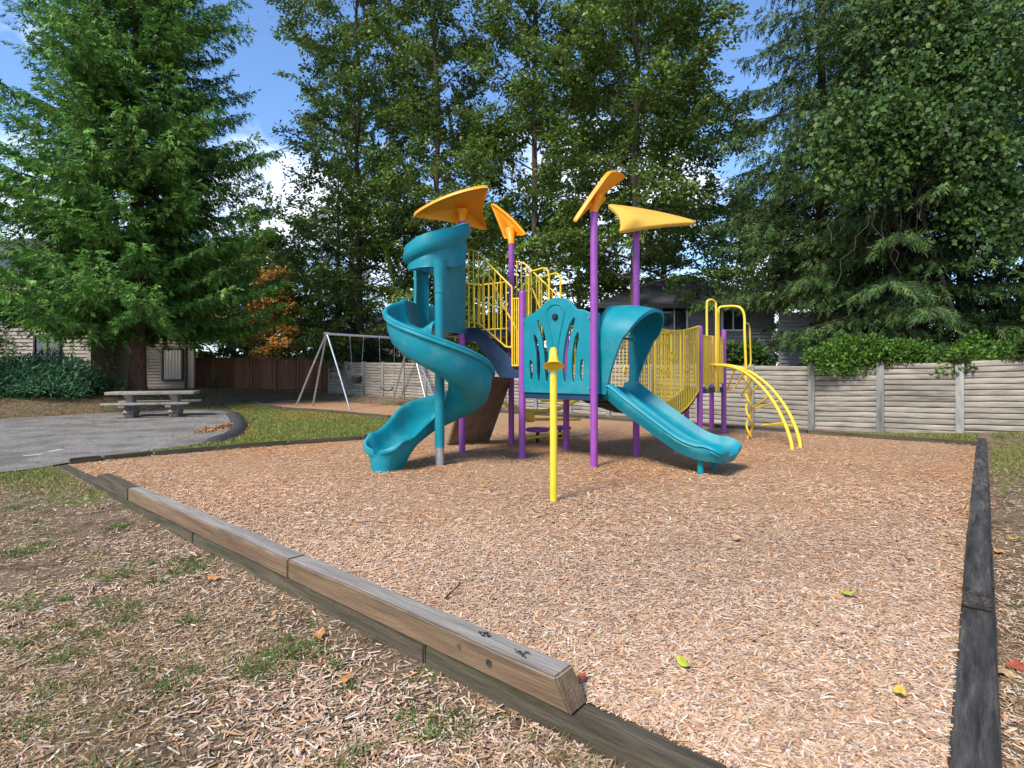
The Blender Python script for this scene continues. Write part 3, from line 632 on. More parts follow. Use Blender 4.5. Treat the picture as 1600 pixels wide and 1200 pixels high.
# yellow railings; each bar is a sub-part
def railing(label, topl, botl, nbars, r=.015, rb=.0105, skip=(), m='yellow', frame_ends=True):
    tp_ = smooth_path(topl, 1); bt = smooth_path(botl, 1); mb = MB()
    mb.tube(tp_, r, 8); mb.tube(bt, r, 8)
    if frame_ends: mb.tube([tp_[0], bt[0]], r, 8); mb.tube([tp_[-1], bt[-1]], r, 8)
    o = mb.build('railing', M[m], ps)
    if label: o['label'] = label
    def interp(pl, s):
        Ls = [0]
        for p, q in zip(pl, pl[1:]): Ls.append(Ls[-1] + (V(q.x, q.y, 0) - V(p.x, p.y, 0)).length)
        x = s * Ls[-1]
        for i in range(len(pl) - 1):
            if x <= Ls[i + 1] or i == len(pl) - 2: return pl[i].lerp(pl[i + 1], (x - Ls[i]) / max(1e-6, Ls[i + 1] - Ls[i]))
    for k in range(1, nbars):
        s = k / nbars; p, q = interp(tp_, s), interp(bt, s); MB().tube([p, q], rb, 7).build('bar', M[m], o)
    return o
for off, lab in ((-.02, 'front stair railing'), (SP + .02, None)):
    w = lambda p, z: V(p.x, p.y, z) + b_ * off
    dz = 0 if off < 0 else -.0
    railing(lab, [w(P5 + a_ * .06, 3.62), w(P5 + a_ * .34, 3.55), w(P2 - a_ * .20, 2.86)], [w(P5 + a_ * .06, 2.33), w(P5 + a_ * .42, 2.28), w(P2 - a_ * .33, 1.86), w(P2 - a_ * .20, 1.85)], 9)
    w2 = lambda s, z: V((P2 - a_ * s).x, (P2 - a_ * s).y, z) + b_ * off
    railing(None, [w2(.19, 2.66), w2(.055, 2.66)], [w2(.19, 1.54), w2(.055, 1.54)], 3)
# handrail hoop of the stair
for off in (.10, SP - .10):
    w = lambda p, z: V(p.x, p.y, z) + b_ * off
    mb = MB(); mb.tube(smooth_path([w(P5 + a_ * .40, 2.3), w(P5 + a_ * .40, 2.95), w(P5 + a_ * .44, 3.10), w(P5 + a_ * .6, 3.06), w(P2 - a_ * .5, 2.6), w(P2 - a_ * .22, 2.2), w(P2 - a_ * .17, 2.05), w(P2 - a_ * .17, 1.5)], 4), .017, 8); mb.build('handrail', M['yellow'], ps)
# back guard of the top deck
w = lambda p, z: V(p.x, p.y, z)
railing(None, [w(Q6, 3.2), w(P6, 3.2)], [w(Q6, 2.28), w(P6, 2.28)], 7)
railing(None, [w(Q5 + b_ * .25, 3.2), w(Q6, 3.2)], [w(Q5 + b_ * .25, 2.28), w(Q6, 2.28)], 7)
# grab hoops behind the slotted panel
for x0, x1, Y0, Y1, zt in ((826, 858, 10.5, 10.2, 3.32), (843, 876, 11.5, 11.1, 3.38)):
    pa, pb = at(x0, 575, Y0), at(x1, 575, Y1); f = lambda p, z: V(p.x, p.y, z)
    mb = MB(); mb.tube(smooth_path([f(pa, DZ), f(pa, zt - .30), f(pa, zt - .12), f(pa.lerp(pb, .12), zt - .02), f(pa.lerp(pb, .3), zt), f(pa.lerp(pb, .75), zt + .02), f(pa.lerp(pb, .93), zt - .03), f(pb, zt - .15), f(pb, zt - .35), f(pb, DZ)], 4), .021, 9); mb.build('grab_hoop', M['yellow'], ps)

# slotted teal panel between P2 and P1
ww = SP - .13
def slot(pts, r):
    pl = smooth_path([V(*p, 0) for p in pts], 6); Lf, Rt = [], []
    n = len(pl)
    for i, p in enumerate(pl):
        t = (pl[min(i + 1, n - 1)] - pl[max(i - 1, 0)]).normalized(); nn = V(-t.y, t.x, 0); rad = r * min(1, .55 + .45 * min(i, n - 1 - i) / 3)
        Lf.append(p + nn * rad); Rt.append(p - nn * rad)
    capf = lambda p, t, r0: [p + t * r0 * .8]
    t0 = (pl[0] - pl[1]).normalized(); t1 = (pl[-1] - pl[-2]).normalized()
    return [(q.x, q.y) for q in [pl[0] + t0 * r * .5] + Lf + [pl[-1] + t1 * r * .5] + list(reversed(Rt))]
hw = ww / 2
outl = [(-hw, 0), (hw, 0), (hw, 1.22)] + [(x, z) for x, z in ((hw * .8, 1.27), (hw * .62, 1.29), (hw * .52, 1.36), (hw * .38, 1.44), (hw * .18, 1.48), (-hw * .05, 1.485), (-hw * .25, 1.455), (-hw * .42, 1.38), (-hw * .55, 1.32), (-hw * .75, 1.26), (-hw, 1.20))]
ol = smooth_path([V(x, z, 0) for x, z in outl[2:]], 4); outl = outl[:2] + [(p.x, p.y) for p in ol]
holes = []
for s in (-1, 1):
    holes += [slot([(s * .17, .17), (s * .18, .55), (s * .24, .90), (s * .345, 1.16)], .050), slot([(s * .33, .17), (s * .34, .55), (s * .37, .76), (s * .415, .93)], .047), slot([(s * .475, .19), (s * .48, .40), (s * .49, .52)], .042)]
pc = (P2 + P1) / 2 - b_ * .0
pan = plate('slotted_panel', outl, holes, .06, .016, M['teal'], V(pc.x, pc.y, DZ + .01), a_, ZU, ps)
mb = MB(); f2 = lambda x, z: pc + a_ * x + ZU * (DZ + .01 + z) - b_ * .034
mb.tube(smooth_path([f2(-.17, 1.28), f2(-.13, 1.10), f2(-.06, .80), f2(-.045, .62), f2(0, .555), f2(.045, .62), f2(.06, .80), f2(.13, 1.10), f2(.17, 1.28), f2(.10, 1.37), f2(0, 1.40), f2(-.10, 1.37)], 5, True), .012, 7, loop=True); mb.build('moulded_rib', M['teal'], pan)
mb = MB(); c = f2(0, 1.20); mb.tube([c + b_ * .01, c - b_ * .018, c - b_ * .034, c - b_ * .040], [.052, .052, .04, .006], 18); mb.build('bubble_knob', M['blackrub'], pan)

# ---- double slide
def band(path, lo, hi, nrm, th, name, m, par, bulge=0, lip=.0, two=False):
    """wall along path (list of points); lo/hi are offset vectors per point, nrm outward normal per point"""
    rs = []
    for p, l_, h_, n in zip(path, lo, hi, nrm):
        prof = []
        if two:
            nn_ = len(rs) / (len(path) - 1); mid = .62 - .30 * float(sm(.05, .55, nn_)) ; SS = [0, .05, mid * .6, mid - .03, mid + .02, mid + .10, mid + (1 - mid) * .5, .93, 1]
            of = [lip, 0, .014, -.010, .022, bulge * .9, bulge * 1.05, bulge * .5, lip + .01]
            prof = [p + l_.lerp(h_, s) + n * (th / 2 + o) for s, o in zip(SS, of)] + [p + l_.lerp(h_, s) + n * (-th / 2 + (o if 0 < s < 1 else -o)) for s, o in reversed(list(zip(SS, of)))]
            rs.append(prof); continue
        for s in (0, .08, .3, .5, .7, .92, 1): prof.append(p + l_.lerp(h_, s) + n * (th / 2 + bulge * math.sin(math.pi * s) + (lip if s in (0, 1) else 0)))
        for s in (1, .92, .7, .5, .3, .08, 0): prof.append(p + l_.lerp(h_, s) + n * (-th / 2 + bulge * math.sin(math.pi * s) - (lip if s in (0, 1) else 0)))
        rs.append(prof)
    mb = MB(); mb.rings(rs); return mb.build(name, M[m], par, ang=60)
mid13 = (P1 + P3) / 2; wS = .50
def chute(name, frames, prof_fn, m, par):
    rs = []
    for i, (p, side, up) in enumerate(frames): rs.append([p + side * x + up * z for x, z in prof_fn(i / (len(frames) - 1))])
    mb = MB(); mb.rings(rs); return mb.build(name, M[m], par, ang=50)
path = smooth_path([V(-.10, DZ + .01, 0), V(.08, DZ - .01, 0), V(.30, .94, 0), V(.75, .66, 0), V(1.15, .42, 0), V(1.42, .32, 0), V(1.58, .30, 0), V(1.72, .295, 0), V(1.81, .265, 0)], 6)
fr = []
for i, p in enumerate(path):
    t = (path[min(i + 1, len(path) - 1)] - path[max(i - 1, 0)]).normalized(); up = (-a_ * t.y + ZU * t.x)
    fr.append((mid13 + a_ * p.x + ZU * p.y, b_, up))
def dprof(s):
    hgt = .165 * (1 - .50 * float(sm(.72, 1, s))) * (1 + .08 * math.sin(s * 9)); hgt *= (.8 + .2 * float(sm(0, .12, s))); x_ = max(0, (s - .84) / .16); e = math.sqrt(max(0, 1 - .62 * x_ * x_)); d = .10 * (1 - .95 * float(sm(.72, .95, s)))
    W = wS * e; inner = [(-W, hgt), (-W + .035, hgt + .012), (-W + .06, hgt - .03), (-W + .085, .07), (-W + .13, .012), (-.22, 0), (-.08, .012), (-.035, d * .8), (-.012, d), (.012, d), (.035, d * .8), (.08, .012), (.22, 0), (W - .13, .012), (W - .085, .07), (W - .06, hgt - .03), (W - .035, hgt + .012), (W, hgt)]
    outer = [(W + .032, hgt - .012), (W + .042, hgt - .04), (W + .012, hgt - .058), (W + .02, hgt - .085), (W - .02, .01), (W - .08, -.085), (.2, -.10), (-.2, -.10), (-W + .08, -.085), (-W + .02, .01), (-W - .02, hgt - .085), (-W - .012, hgt - .058), (-W - .042, hgt - .04), (-W - .032, hgt - .012)]
    return inner + outer
ds = chute('double_slide', fr, dprof, 'teal', ps); ds['label'] = 'straight teal double slide with a centre ridge'
for s in (-1, 1): post(mid13 + a_ * 1.46 + b_ * (.29 * s), .30, .042, 'teal', False, 'slide_leg', ds)
# hood
hp_, lo, hi, nr = [], [], [], []
Rr, zc = .56, 1.98
for k in range(41):
    s = k / 40
    if s < .2: y, z, n = -Rr + .06 * (1 - s / .2), DZ + (zc - DZ) * s / .2, -b_; dep = .10 + .30 * (s / .2) ** 1.4
    elif s > .8: q = (1 - s) / .2; y, z, n = Rr - .06 * (1 - q), DZ + (zc - DZ) * q, b_; dep = .10 + .30 * q ** 1.4
    else:
        th = math.pi * (1 - (s - .2) / .6); y, z = Rr * math.cos(th), zc + .50 * math.sin(th); n = (b_ * math.cos(th) + ZU * math.sin(th)); dep = .40 + .30 * max(0, math.sin(th)) ** .8
    hp_.append(mid13 + b_ * y + ZU * z); lo.append(-a_ * .02); hi.append(a_ * dep - (ZU * .10 * (dep / .7) ** 2)); nr.append(n)
hd = band(hp_, lo, hi, nr, .04, 'slide_hood', 'teal', ds, .035, .008)
for s in (-1, 1):
    MB().obox(mid13 + b_ * (s * .60) + ZU * 1.72 - a_ * .0, a_ * .02, b_ * .055, ZU * .62).build('hood_flange', M['teal'], hd, bevel=.012)
mb = MB(); mb.tube([mid13 - b_ * .5 + a_ * .04 + ZU * 1.98, mid13 + b_ * .5 + a_ * .04 + ZU * 1.98], .022, 8); mb.build('sit_bar', M['teal'], hd)

# ---- bridge with curved bar sides
def brp(side, s, z): 
    p = (P3 if side else P4).lerp(C1 if side else C4, s); return V(p.x, p.y, z)
for side in (1, 0):
    nb_ = 31; topz = lambda s: 2.30 - .13 * max(0, math.sin(math.pi * min(1, s * 1.02))) + .06 * s
    botz = lambda s: 1.10 - .48 * max(0, math.sin(math.pi * (s ** 1.15))) ** .9
    S_ = [.03 + .94 * i / 24 for i in range(25)]
    railing('curved yellow bar side of the bridge', [brp(side, s, topz(s)) for s in S_], [brp(side, s, botz(s)) for s in S_], nb_, .018, .0115)
    for q, (s, z) in enumerate(((.42, 2.0), (.5, 1.72), (.56, 1.72), (.44, 1.45))):
        mb = MB(); c = brp(side, s, z); d = (C1 - P3).normalized(); mb.tube([c - FN * 0 + d * math.cos(t) * .055 + ZU * math.sin(t) * .07 for t in np.linspace(0, 6.283, 17)[:-1]], .016, 6, loop=True); mb.build('game_ring', M['yellow'], ps)
    for zz in (2.05, 1.75, 1.45, 1.15):
        mb = MB(); mb.tube([brp(side, .70, zz), brp(side, .78, zz)], .014, 6); mb.build('spacer', M['yellow'], ps)
for i in range(12):
    s0, s1 = i / 12 + .012, (i + 1) / 12 - .006; bz = lambda s: 1.06 - .47 * max(0, math.sin(math.pi * s ** 1.15)) ** .9
    q = [brp(1, s0, bz(s0)), brp(1, s1, bz(s1)), brp(0, s1, bz(s1)), brp(0, s0, bz(s0))]; mb = MB(); mb.add(q + [p - ZU * .05 for p in q], [(0, 1, 2, 3), (7, 6, 5, 4), (0, 4, 5, 1), (1, 5, 6, 2), (2, 6, 7, 3), (3, 7, 4, 0)]); mb.build('bridge_plank', M['blackrub'], ps, smooth=False)
# tower panels between C1-C2
for s0, s1 in ((.10, .42), (.52, .95)):
    railing(None, [V(*(C1.lerp(C2, s0))[:2], 2.18), V(*(C1.lerp(C2, s1))[:2], 2.18)], [V(*(C1.lerp(C2, s0))[:2], 1.16), V(*(C1.lerp(C2, s1))[:2], 1.16)], 5, .017, .016)
railing(None, [V(*(C4.lerp(C3, .08))[:2], 2.1), V(*(C4.lerp(C3, .92))[:2], 2.1)], [V(*(C4.lerp(C3, .08))[:2], 1.16), V(*(C4.lerp(C3, .92))[:2], 1.16)], 8)
# hoops beside the arch climber
def px(l, per=4): return smooth_path([at(*p) for p in l], per)
mb = MB(); mb.tube(px([(1104.5, 612, 11.9), (1104.5, 520, 11.9), (1104.5, 478, 11.9), (1106, 470, 11.9), (1112, 468.5, 11.95), (1117.5, 472, 12.0), (1119, 482, 12.0), (1119, 530, 12.0), (1119, 612, 12.0)]), .025, 9); mb.build('grab_hoop', M['yellow'], ps)
mb = MB(); mb.tube(px([(1122.5, 612, 12.2), (1122.5, 520, 12.2), (1122.5, 490, 12.2), (1124, 481, 12.2), (1132, 479, 12.15), (1148, 478.5, 12.0), (1158, 482, 11.9), (1163, 494, 11.85), (1163.5, 520, 11.8), (1165, 560, 11.8), (1166, 592, 11.8)]), .027, 9)
mb.build('grab_hoop', M['yellow'], ps)
mb = MB(); mb.tube(px([(1163.5, 506, 12.0), (1168, 505.5, 12.3), (1171, 510, 12.5), (1172, 530, 12.5), (1173, 565, 12.5), (1170, 574, 12.4), (1166, 575, 12.0)]), .017, 8); mb.build('grab_loop', M['yellow'], ps)
# wavy climbing pole
mb = MB()
for ph in (0, 1):
    pts = []
    for k in range(33):
        f = k / 32; v = 588 + 98 * f; pts.append(at(1169 + (4.5 if ph else -4.5) * math.cos(f * 12.0) + 2.5 * f, v, 11.75 + .12 * (1 if ph else -1) * math.sin(f * 12.0)))
    mb.tube(pts, .021, 8)
mb.build('wavy_pole', M['yellow'], ps)
# arch climber
left = [(1105, 570, 12.0), (1125, 570.5, 11.85), (1145, 574, 11.65), (1167, 584, 11.4), (1190, 604, 11.15), (1210, 630, 10.85), (1226, 661, 10.55), (1236, 690, 10.3), (1239, 712, 10.15)]
right = [(1113, 570, 12.25), (1137, 571, 12.1), (1160, 576, 11.9), (1183, 588, 11.65), (1207, 609, 11.4), (1228, 637, 11.1), (1242, 665, 10.8), (1249.5, 690, 10.55), (1251, 710, 10.4)]
lp, rp = px(left, 5), px(right, 5); mb = MB(); mb.tube(lp, .033, 10); mb.tube(rp, .033, 10); arch = mb.build('arch_climber', M['yellow'], ps)
for i, (tx, ty, tY) in ((11, (1141, 609, 12.2)), (17, (1163, 618, 12.0)), (23, (1181, 637, 11.7)), (30, (1194, 664, 11.4))):
    tip_ = at(tx, ty, tY); d = (rp[i] - lp[i]) * .5; d2 = V(d.x, d.y, 0) * .7
    mb = MB(); mb.tube(smooth_path([lp[i], lp[i].lerp(tip_ - d2, .85), tip_ - d2 * .6, tip_ + d2 * .6, rp[i].lerp(tip_ + d2, .85), rp[i]], 5), .019, 8); mb.build('rung_loop', M['yellow'], arch)
# climbing wall under the tower
tA, tB = at(734, 591, 10.15), at(797, 594, 10.95); bA, bB = gp(701, 699, -.05), gp(762, 692, -.05)
dl = (tA - bA); nrm = (tB - tA).cross(dl).normalized() * .035
mb = MB(); mb.add([bA - nrm, bB - nrm, tB - nrm, tA - nrm, bA + nrm, bB + nrm, tB + nrm, tA + nrm], [(0, 1, 2, 3), (7, 6, 5, 4), (0, 4, 5, 1), (1, 5, 6, 2), (2, 6, 7, 3), (3, 7, 4, 0)])
cw = mb.build('climbing_wall', M['rock'], ps, smooth=False, bevel=.012)
s_ = 1 if nrm.dot(V(.3, -1, 0)) > 0 else -1
for f, g in ((.25, .3), (.6, .35), (.3, .7), (.7, .72), (.5, .55), (.45, .15)):
    c = bA.lerp(bB, f).lerp(tA.lerp(tB, f), g)
    for k in (-.03, .03):
        q = c + (tB - tA).normalized() * k; MB().tube([q + nrm * s_ * .9, q + nrm * s_ * 1.12], .011, 8).build('bolt', M['blackrub'], cw)
MB().tube([tA - (tB - tA) * .02, tB + (tB - tA) * .02], .05, 10).build('top_roll', M['rock'], cw)
MB().tube([bA + (bA - bB) * .03, tA + (bA - bB) * .03], .045, 10).build('side_roll', M['rock'], cw)
for f, g in ((.3, .25), (.65, .45), (.35, .65), (.6, .85)):
    c = bA.lerp(bB, f).lerp(tA.lerp(tB, f), g); MB().tube([c - nrm * s_ * .8, c - nrm * s_ * 2.2, c - nrm * s_ * 2.8], [.06, .05, .02], 9).build('hand_hold', M['rock'], cw)

# ---- spiral slide
PC = gp(687, 727); SR = .455
heads = []   # (pos xy, heading xy, z bed)
zs = [(130, 2.14), (150, 2.11), (180, 1.97), (225, 1.74), (270, 1.50), (315, 1.27), (360, 1.03), (405, .81), (450, .63), (490, .50), (515, .43)]
frames = []; prm = []
entry = (Q5 + P5) / 2 + b_ * .08; st = PC + V(math.cos(R(150)), math.sin(R(150)), 0) * SR
pre = smooth_path([V(entry.x, entry.y, 0), V(entry.x, entry.y, 0) - b_ * .30, st + V(.10, .28, 0), V(st.x, st.y, 0)], 4)[:-1]
XY = []; ZB = []
for i, p in enumerate(pre): XY.append(p); ZB.append(TZ + .0 - .05 * i / len(pre))
for d in range(150, 516, 7):
    XY.append(PC + V(math.cos(R(d)), math.sin(R(d)), 0) * SR); ZB.append(float(np.interp(d, *zip(*zs))))
npre = len(pre); nsp = len(XY)
last = XY[-1]; hd_ = V(-math.sin(R(515)), math.cos(R(515)), 0)
hd2 = V(-.50, -.866, 0)
for k in range(1, 13):
    f = k / 12; h = hd_.lerp(hd2, f).normalized(); XY.append(XY[-1] + h * .056); ZB.append(.43 - .24 * float(sm(0, .85, f)))
for k in range(8): XY.append(XY[-1] + hd2 * (.034 - .002 * k)); ZB.append(.19)
nT = len(XY)
ZB = [sum(ZB[max(0, i - 2):i + 3]) / len(ZB[max(0, i - 2):i + 3]) for i in range(nT)]
for i in range(nT):
    t = (XY[min(i + 1, nT - 1)] - XY[max(i - 1, 0)]).normalized(); side = V(t.y, -t.x, 0)      # right-hand side = outer
    side = side * -1 if False else side
    frames.append((V(XY[i].x, XY[i].y, ZB[i]), side, ZU))
def sprof(s):
    i = s * (nT - 1); ho = .44; hi_ = .30; wo = .385; wi = .36
    x0 = float(sm(0, npre, i)); ex = float(sm(nsp - 6, nsp + 4, i)); en = min(1, max(0, (i - (nT - 9)) / 8))
    ho = .50 * (1 - x0) + .46 * x0; ho = ho * (1 - ex) + (.33 - .20 * en) * ex; xi = float(sm(npre + 5, npre + 20, i)); hi_ = .10 * (1 - xi) + .26 * xi; hi_ = hi_ * (1 - ex) + (.27 - .15 * en) * ex
    wo = .35 + .01 * x0 - .03 * ex + .03 * en; wi = .34 - .04 * x0; ew = math.sqrt(max(0, 1 - .93 * en ** 2.4)); wo *= ew; wi *= ew; pz = frames[min(nT - 1, int(round(i)))][0].z; sk = float(sm(nT - 17, nT - 9, i)); fr_ = .055 * en * en; fl = lambda z: z * (1 - sk) + (-pz - .03) * sk
    inn = [(-wi, hi_), (-wi + .03, hi_ + .01), (-wi + .055, hi_ - .03), (-wi + .07, hi_ * .5), (-wi * .62, .06 + fr_), (-wi * .35, .008 + fr_), (0, fr_), (wo * .38, .015 + fr_), (wo * .66, .075 + fr_), (wo - .075, ho * .45), (wo - .045, ho - .06), (wo - .03, ho - .01), (wo - .01, ho + .008)]
    oo = [(wo + .022, ho + .004), (wo + .042, ho - .022), (wo + .034, ho - .045), (wo + .044, ho - .062), (wo + .040, ho - .085), (wo - .01, ho - .105), (wo - .02, ho * .45), (wo - .075, .03), (wo * .55, fl(-.055)), (0, fl(-.085)), (-wi * .5, fl(-.06)), (-wi + .06, .02), (-wi + .03, hi_ * .5), (-wi + .012, hi_ - .06), (-wi - .024, hi_ - .04), (-wi - .026, hi_ - .012)]
    return inn + oo
ss = chute('spiral_slide', frames, sprof, 'teal', ps); ss['label'] = 'teal spiral slide winding round a pole'
# pole: sleeve and steel foot
mb = MB(); mb.tube([PC + ZU * .28, PC + ZU * 2.66, PC + ZU * 2.9 , PC + ZU * 3.15], [.075, .075, .085, .12], 18); po = mb.build('pole_sleeve', M['teal'], ss)
mb = MB(); mb.tube([PC - ZU * .12, PC + ZU * .30], .066, 18); mb.build('pole_foot', M['steel'], ss)
mb = MB(); mb.tube([PC + ZU * 2.66, PC + ZU * 2.69], .084, 18); mb.build('collar', M['teal'], po)
# hood of the spiral slide: curling band, side wall, back column
hA = P5 - b_ * .10 + a_ * .10
plan = smooth_path([V(hA.x, hA.y, 0), V(-.81, 9.2, 0), V(-.97, 8.80, 0), V(-1.24, 8.55, 0), V(-1.50, 8.66, 0), V(-1.64, 9.0, 0), V(-1.67, 9.5, 0), V(-1.62, 10.0, 0), V(-1.45, 10.42, 0), V(-1.2, 10.6, 0)], 6)
n = len(plan); lo, hi, nr = [], [], []
for i, p in enumerate(plan):
    t = (plan[min(i + 1, n - 1)] - plan[max(i - 1, 0)]).normalized(); s = i / (n - 1); nr.append(V(t.y, -t.x, 0) * -1 if V(t.y, -t.x, 0).dot(V(p.x + 1.3, p.y - 9.7, 0)) < 0 else V(t.y, -t.x, 0))
    zt = np.interp(s, [0, .11, .22, .33, .44, .55, .67, .78, .9, 1], [4.06, 3.90, 3.73, 3.58, 3.45, 3.40, 3.58, 3.88, 4.04, 4.05]); zb = np.interp(s, [0, .11, .22, .33, .44, .55, .7, 1], [3.40, 3.22, 3.09, 3.05, 3.04, 3.06, 3.2, 3.3])
    lo.append(ZU * float(zb)); hi.append(ZU * float(zt) + nr[-1] * .05)
sh = band(plan, lo, hi, nr, .06, 'slide_hood', 'teal', ss, .06, .012, two=True)
def column(path, z0, z1, th, bul, name='hood_wall'):
    path = [V(*p, 0) for p in path]; nn = len(path); lo, hi, nr = [], [], []
    for i, p in enumerate(path):
        t = (path[min(i + 1, nn - 1)] - path[max(i - 1, 0)]).normalized(); nv = V(t.y, -t.x, 0); nv = -nv if nv.y > 0 else nv; nr.append(nv); lo.append(ZU * (z0[i] if isinstance(z0, list) else z0)); hi.append(ZU * (z1[i] if isinstance(z1, list) else z1))
    return band(path, lo, hi, nr, th, name, 'teal', sh, bul, .006)
wp = smooth_path([V(hA.x + .01, hA.y + .02, 0), V(-.90, 9.62, 0), V(-.99, 9.3, 0), V(-1.06, 9.0, 0), V(-1.11, 8.79, 0)], 4)
column([(p.x, p.y) for p in wp], 2.10, 3.5, .05, .03)
column([(-1.71, 10.10), (-1.66, 10.14), (-1.60, 10.17), (-1.53, 10.2)], 2.15, 3.35, .06, .02)
column([(-1.74, 9.95), (-1.72, 10.02), (-1.69, 10.08)], 2.65, 3.3, .05, .01)
mb = MB(); mb.tube([V(-1.29, 9.98, 2.2), V(-1.29, 9.98, 3.3)], .016, 8); mb.build('bar', M['yellow'], sh)

# ------------------------------------------------------------------ talk tube, seats
tp0 = gp(865, 784)
tt = thing('talk_tube', 'yellow talk tube with a downturned bell horn, standing alone in the chips', 'talk tube', tp0)
MB().tube([tp0 - ZU * .15, tp0 + ZU * 1.42, tp0 + ZU * 1.47], [.041, .041, .03], 18).build('pole', M['yellow'], tt)
fw = V(-.05, -1, 0).normalized(); c0 = tp0 + ZU * 1.70 + V(0, .03, 0); axis = (fw * .42 - ZU * .9).normalized()
mb = MB(); prof = [(-.03, .008), (-.025, .030), (.0, .042), (.06, .047), (.11, .050), (.145, .060), (.175, .085), (.193, .113), (.20, .119), (.196, .110), (.175, .080), (.14, .05), (.10, .036), (.08, .004)]
mb.tube([c0 + axis * s for s, r in prof], [r for s, r in prof], 26); 
ref = axis.cross(V(1, 0, 0)).normalized(); mb2 = MB(); s2 = axis.cross(ref)
mb2.rings([[c0 + axis * s + (ref * math.cos(t) + s2 * math.sin(t)) * r for t in np.linspace(0, 2 * math.pi, 27)[:-1]] for s, r in prof]); mb2.build('horn', M['yellow'], tt, ang=60)
sc = thing('step_climber', 'yellow tube climber with round purple steps under the deck', 'climber', gp(850, 688))
mb = MB(); mb.tube(px([(778, 612, 11.6), (782, 626, 11.6), (795, 634, 11.5), (815, 640, 11.4), (835, 643, 11.3), (860, 641, 11.4), (880, 636, 11.6), (905, 622, 12)]), .045, 10); mb.build('curved_beam', M['yellow'], sc)
mb = MB(); mb.obox(at(828, 652, 11.25), V(.10, 0, 0), V(0, .03, 0), V(0, 0, .10)); mb.build('bracket', M['yellow'], sc, bevel=.03)
for l in (((822, 685, 11.0), (890, 675, 11.6)), ((835, 655, 11.9), (907, 655, 12.1)), ((845, 626, 12.0), (905, 625, 12.2)), ((855, 685, 11.7), (895, 686, 11.8))):
    mb = MB(); mb.tube([at(*l[0]), at(*l[1])], .032, 9); mb.build('bar', M['yellow'], sc)
for u, v, Y in ((840, 671, 11.2), (875, 668, 11.8)):
    c = at(u, v, Y); mb = MB(); mb.tube([c - ZU * .04, c - ZU * .03, c + ZU * .015, c + ZU * .03], [.20, .235, .24, .21], 24); st_ = mb.build('step', M['purple'], sc); mb = MB(); mb.tube([V(c.x, c.y, -.1), c - ZU * .03], .035, 10); mb.build('stem', M['blackrub'], st_)

# ------------------------------------------------------------------ swing set
sA = V(-6.95, 20.9, 2.78); sB = V(-4.17, 22.8, 2.69)
sw = thing('swing_set', 'galvanised steel swing set with tripod legs beyond the lawn', 'swing set', (-5.8, 23, 0))
MB().tube([sA, sB], .045, 12).build('top_bar', M['steel'], sw)
for ap, bases in ((sA, (gp(461, 635), gp(488, 634.5), gp(548, 640))), (sB, (gp(612, 629.5), gp(669, 636), gp(684, 634)))):
    for q in bases:
        e = (sB - sA).normalized() * .05; 
        MB().tube(smooth_path([ap + e * 0 + (q - ap).normalized() * .02, ap.lerp(q, .06) + ZU * .02, ap.lerp(q, .5), q - ZU * .1], 3), .036, 10).build('leg', M['steel'], sw)
    MB().tube([ap - (sB - sA).normalized() * .1, ap + (sB - sA).normalized() * .12], .06, 12).build('joint', M['steel'], sw)
def chain(p, q, par):
    mb = MB(); L_ = (q - p).length; nn = int(L_ / .055); d = (q - p) / nn; s = d.cross(V(1, 0, 0)).normalized()
    for k in range(nn):
        o1 = V(1, 0, 0) if k % 2 else s; c = p + d * (k + .5); mb.tube([c - d * .55 + o1 * .0, c + o1 * .012, c + d * .55, c - o1 * .012], .005, 4, loop=True)
    mb.build('chain', M['steel'], par)
bd = (sB - sA)
for s0, s1, zt, kind, lab in ((.26, .42, .90, 'bucket', 'black bucket baby swing hanging nearer the lawn'), (.61, .80, .56, 'belt', 'dark green belt swing hanging beside the bucket swing')):
    c0, c1 = sA + bd * s0, sA + bd * s1; m_ = (c0 + c1) / 2; s = bd.normalized()
    t = thing('swing', lab, 'swing', V(m_.x, m_.y, zt))
    w_ = .17 if kind == 'bucket' else .27
    e0 = V(m_.x, m_.y, zt + (.30 if kind == 'bucket' else .16)) - s * w_; e1_ = V(m_.x, m_.y, zt + (.30 if kind == 'bucket' else .16)) + s * w_
    for a, b in ((c0, e0), (c1, e1_)):
        MB().tube([V(a.x, a.y, a.z), V(a.x, a.y, a.z - .12)], .018, 8).build('hanger', M['steel'], t); chain(V(a.x, a.y, a.z - .12), b, t)
    nS = V(-s.y, s.x, 0)
    if kind == 'bucket':
        mb = MB(); rs = []
        for z, r in ((.27, .19), (.26, .205), (.12, .20), (.02, .15), (0, .10)): rs.append([V(m_.x, m_.y, zt + z) + s * math.cos(q) * r + nS * math.sin(q) * r * .9 for q in np.linspace(0, 6.283, 19)[:-1]])
        mb.rings(rs, True, False); mb.rings([[p.lerp(V(m_.x, m_.y, p.z), .12) for p in r] for r in rs], True, True); mb.build('seat', M['blackrub'], t)
        for sg, ee in ((-1, e0), (1, e1_)): MB().tube(smooth_path([ee, V(m_.x, m_.y, zt + .26) + s * sg * .17 + nS * .12], 2), .01, 6).build('strap', M['blackrub'], t); MB().tube([ee, V(m_.x, m_.y, zt + .26) + s * sg * .17 - nS * .12], .01, 6).build('strap', M['blackrub'], t)
    else:
        mb = MB(); rs = []
        for f in np.linspace(-1, 1, 17):
            p = V(m_.x, m_.y, zt + .16 * f * f) + s * (.27 * f); rs.append([p - nS * .08, p + nS * .08, p + nS * .08 + ZU * .014, p - nS * .08 + ZU * .014])
        mb.rings(rs); mb.build('seat', mat('dark_green_rubber', (.012, .03, .024), .5), t)

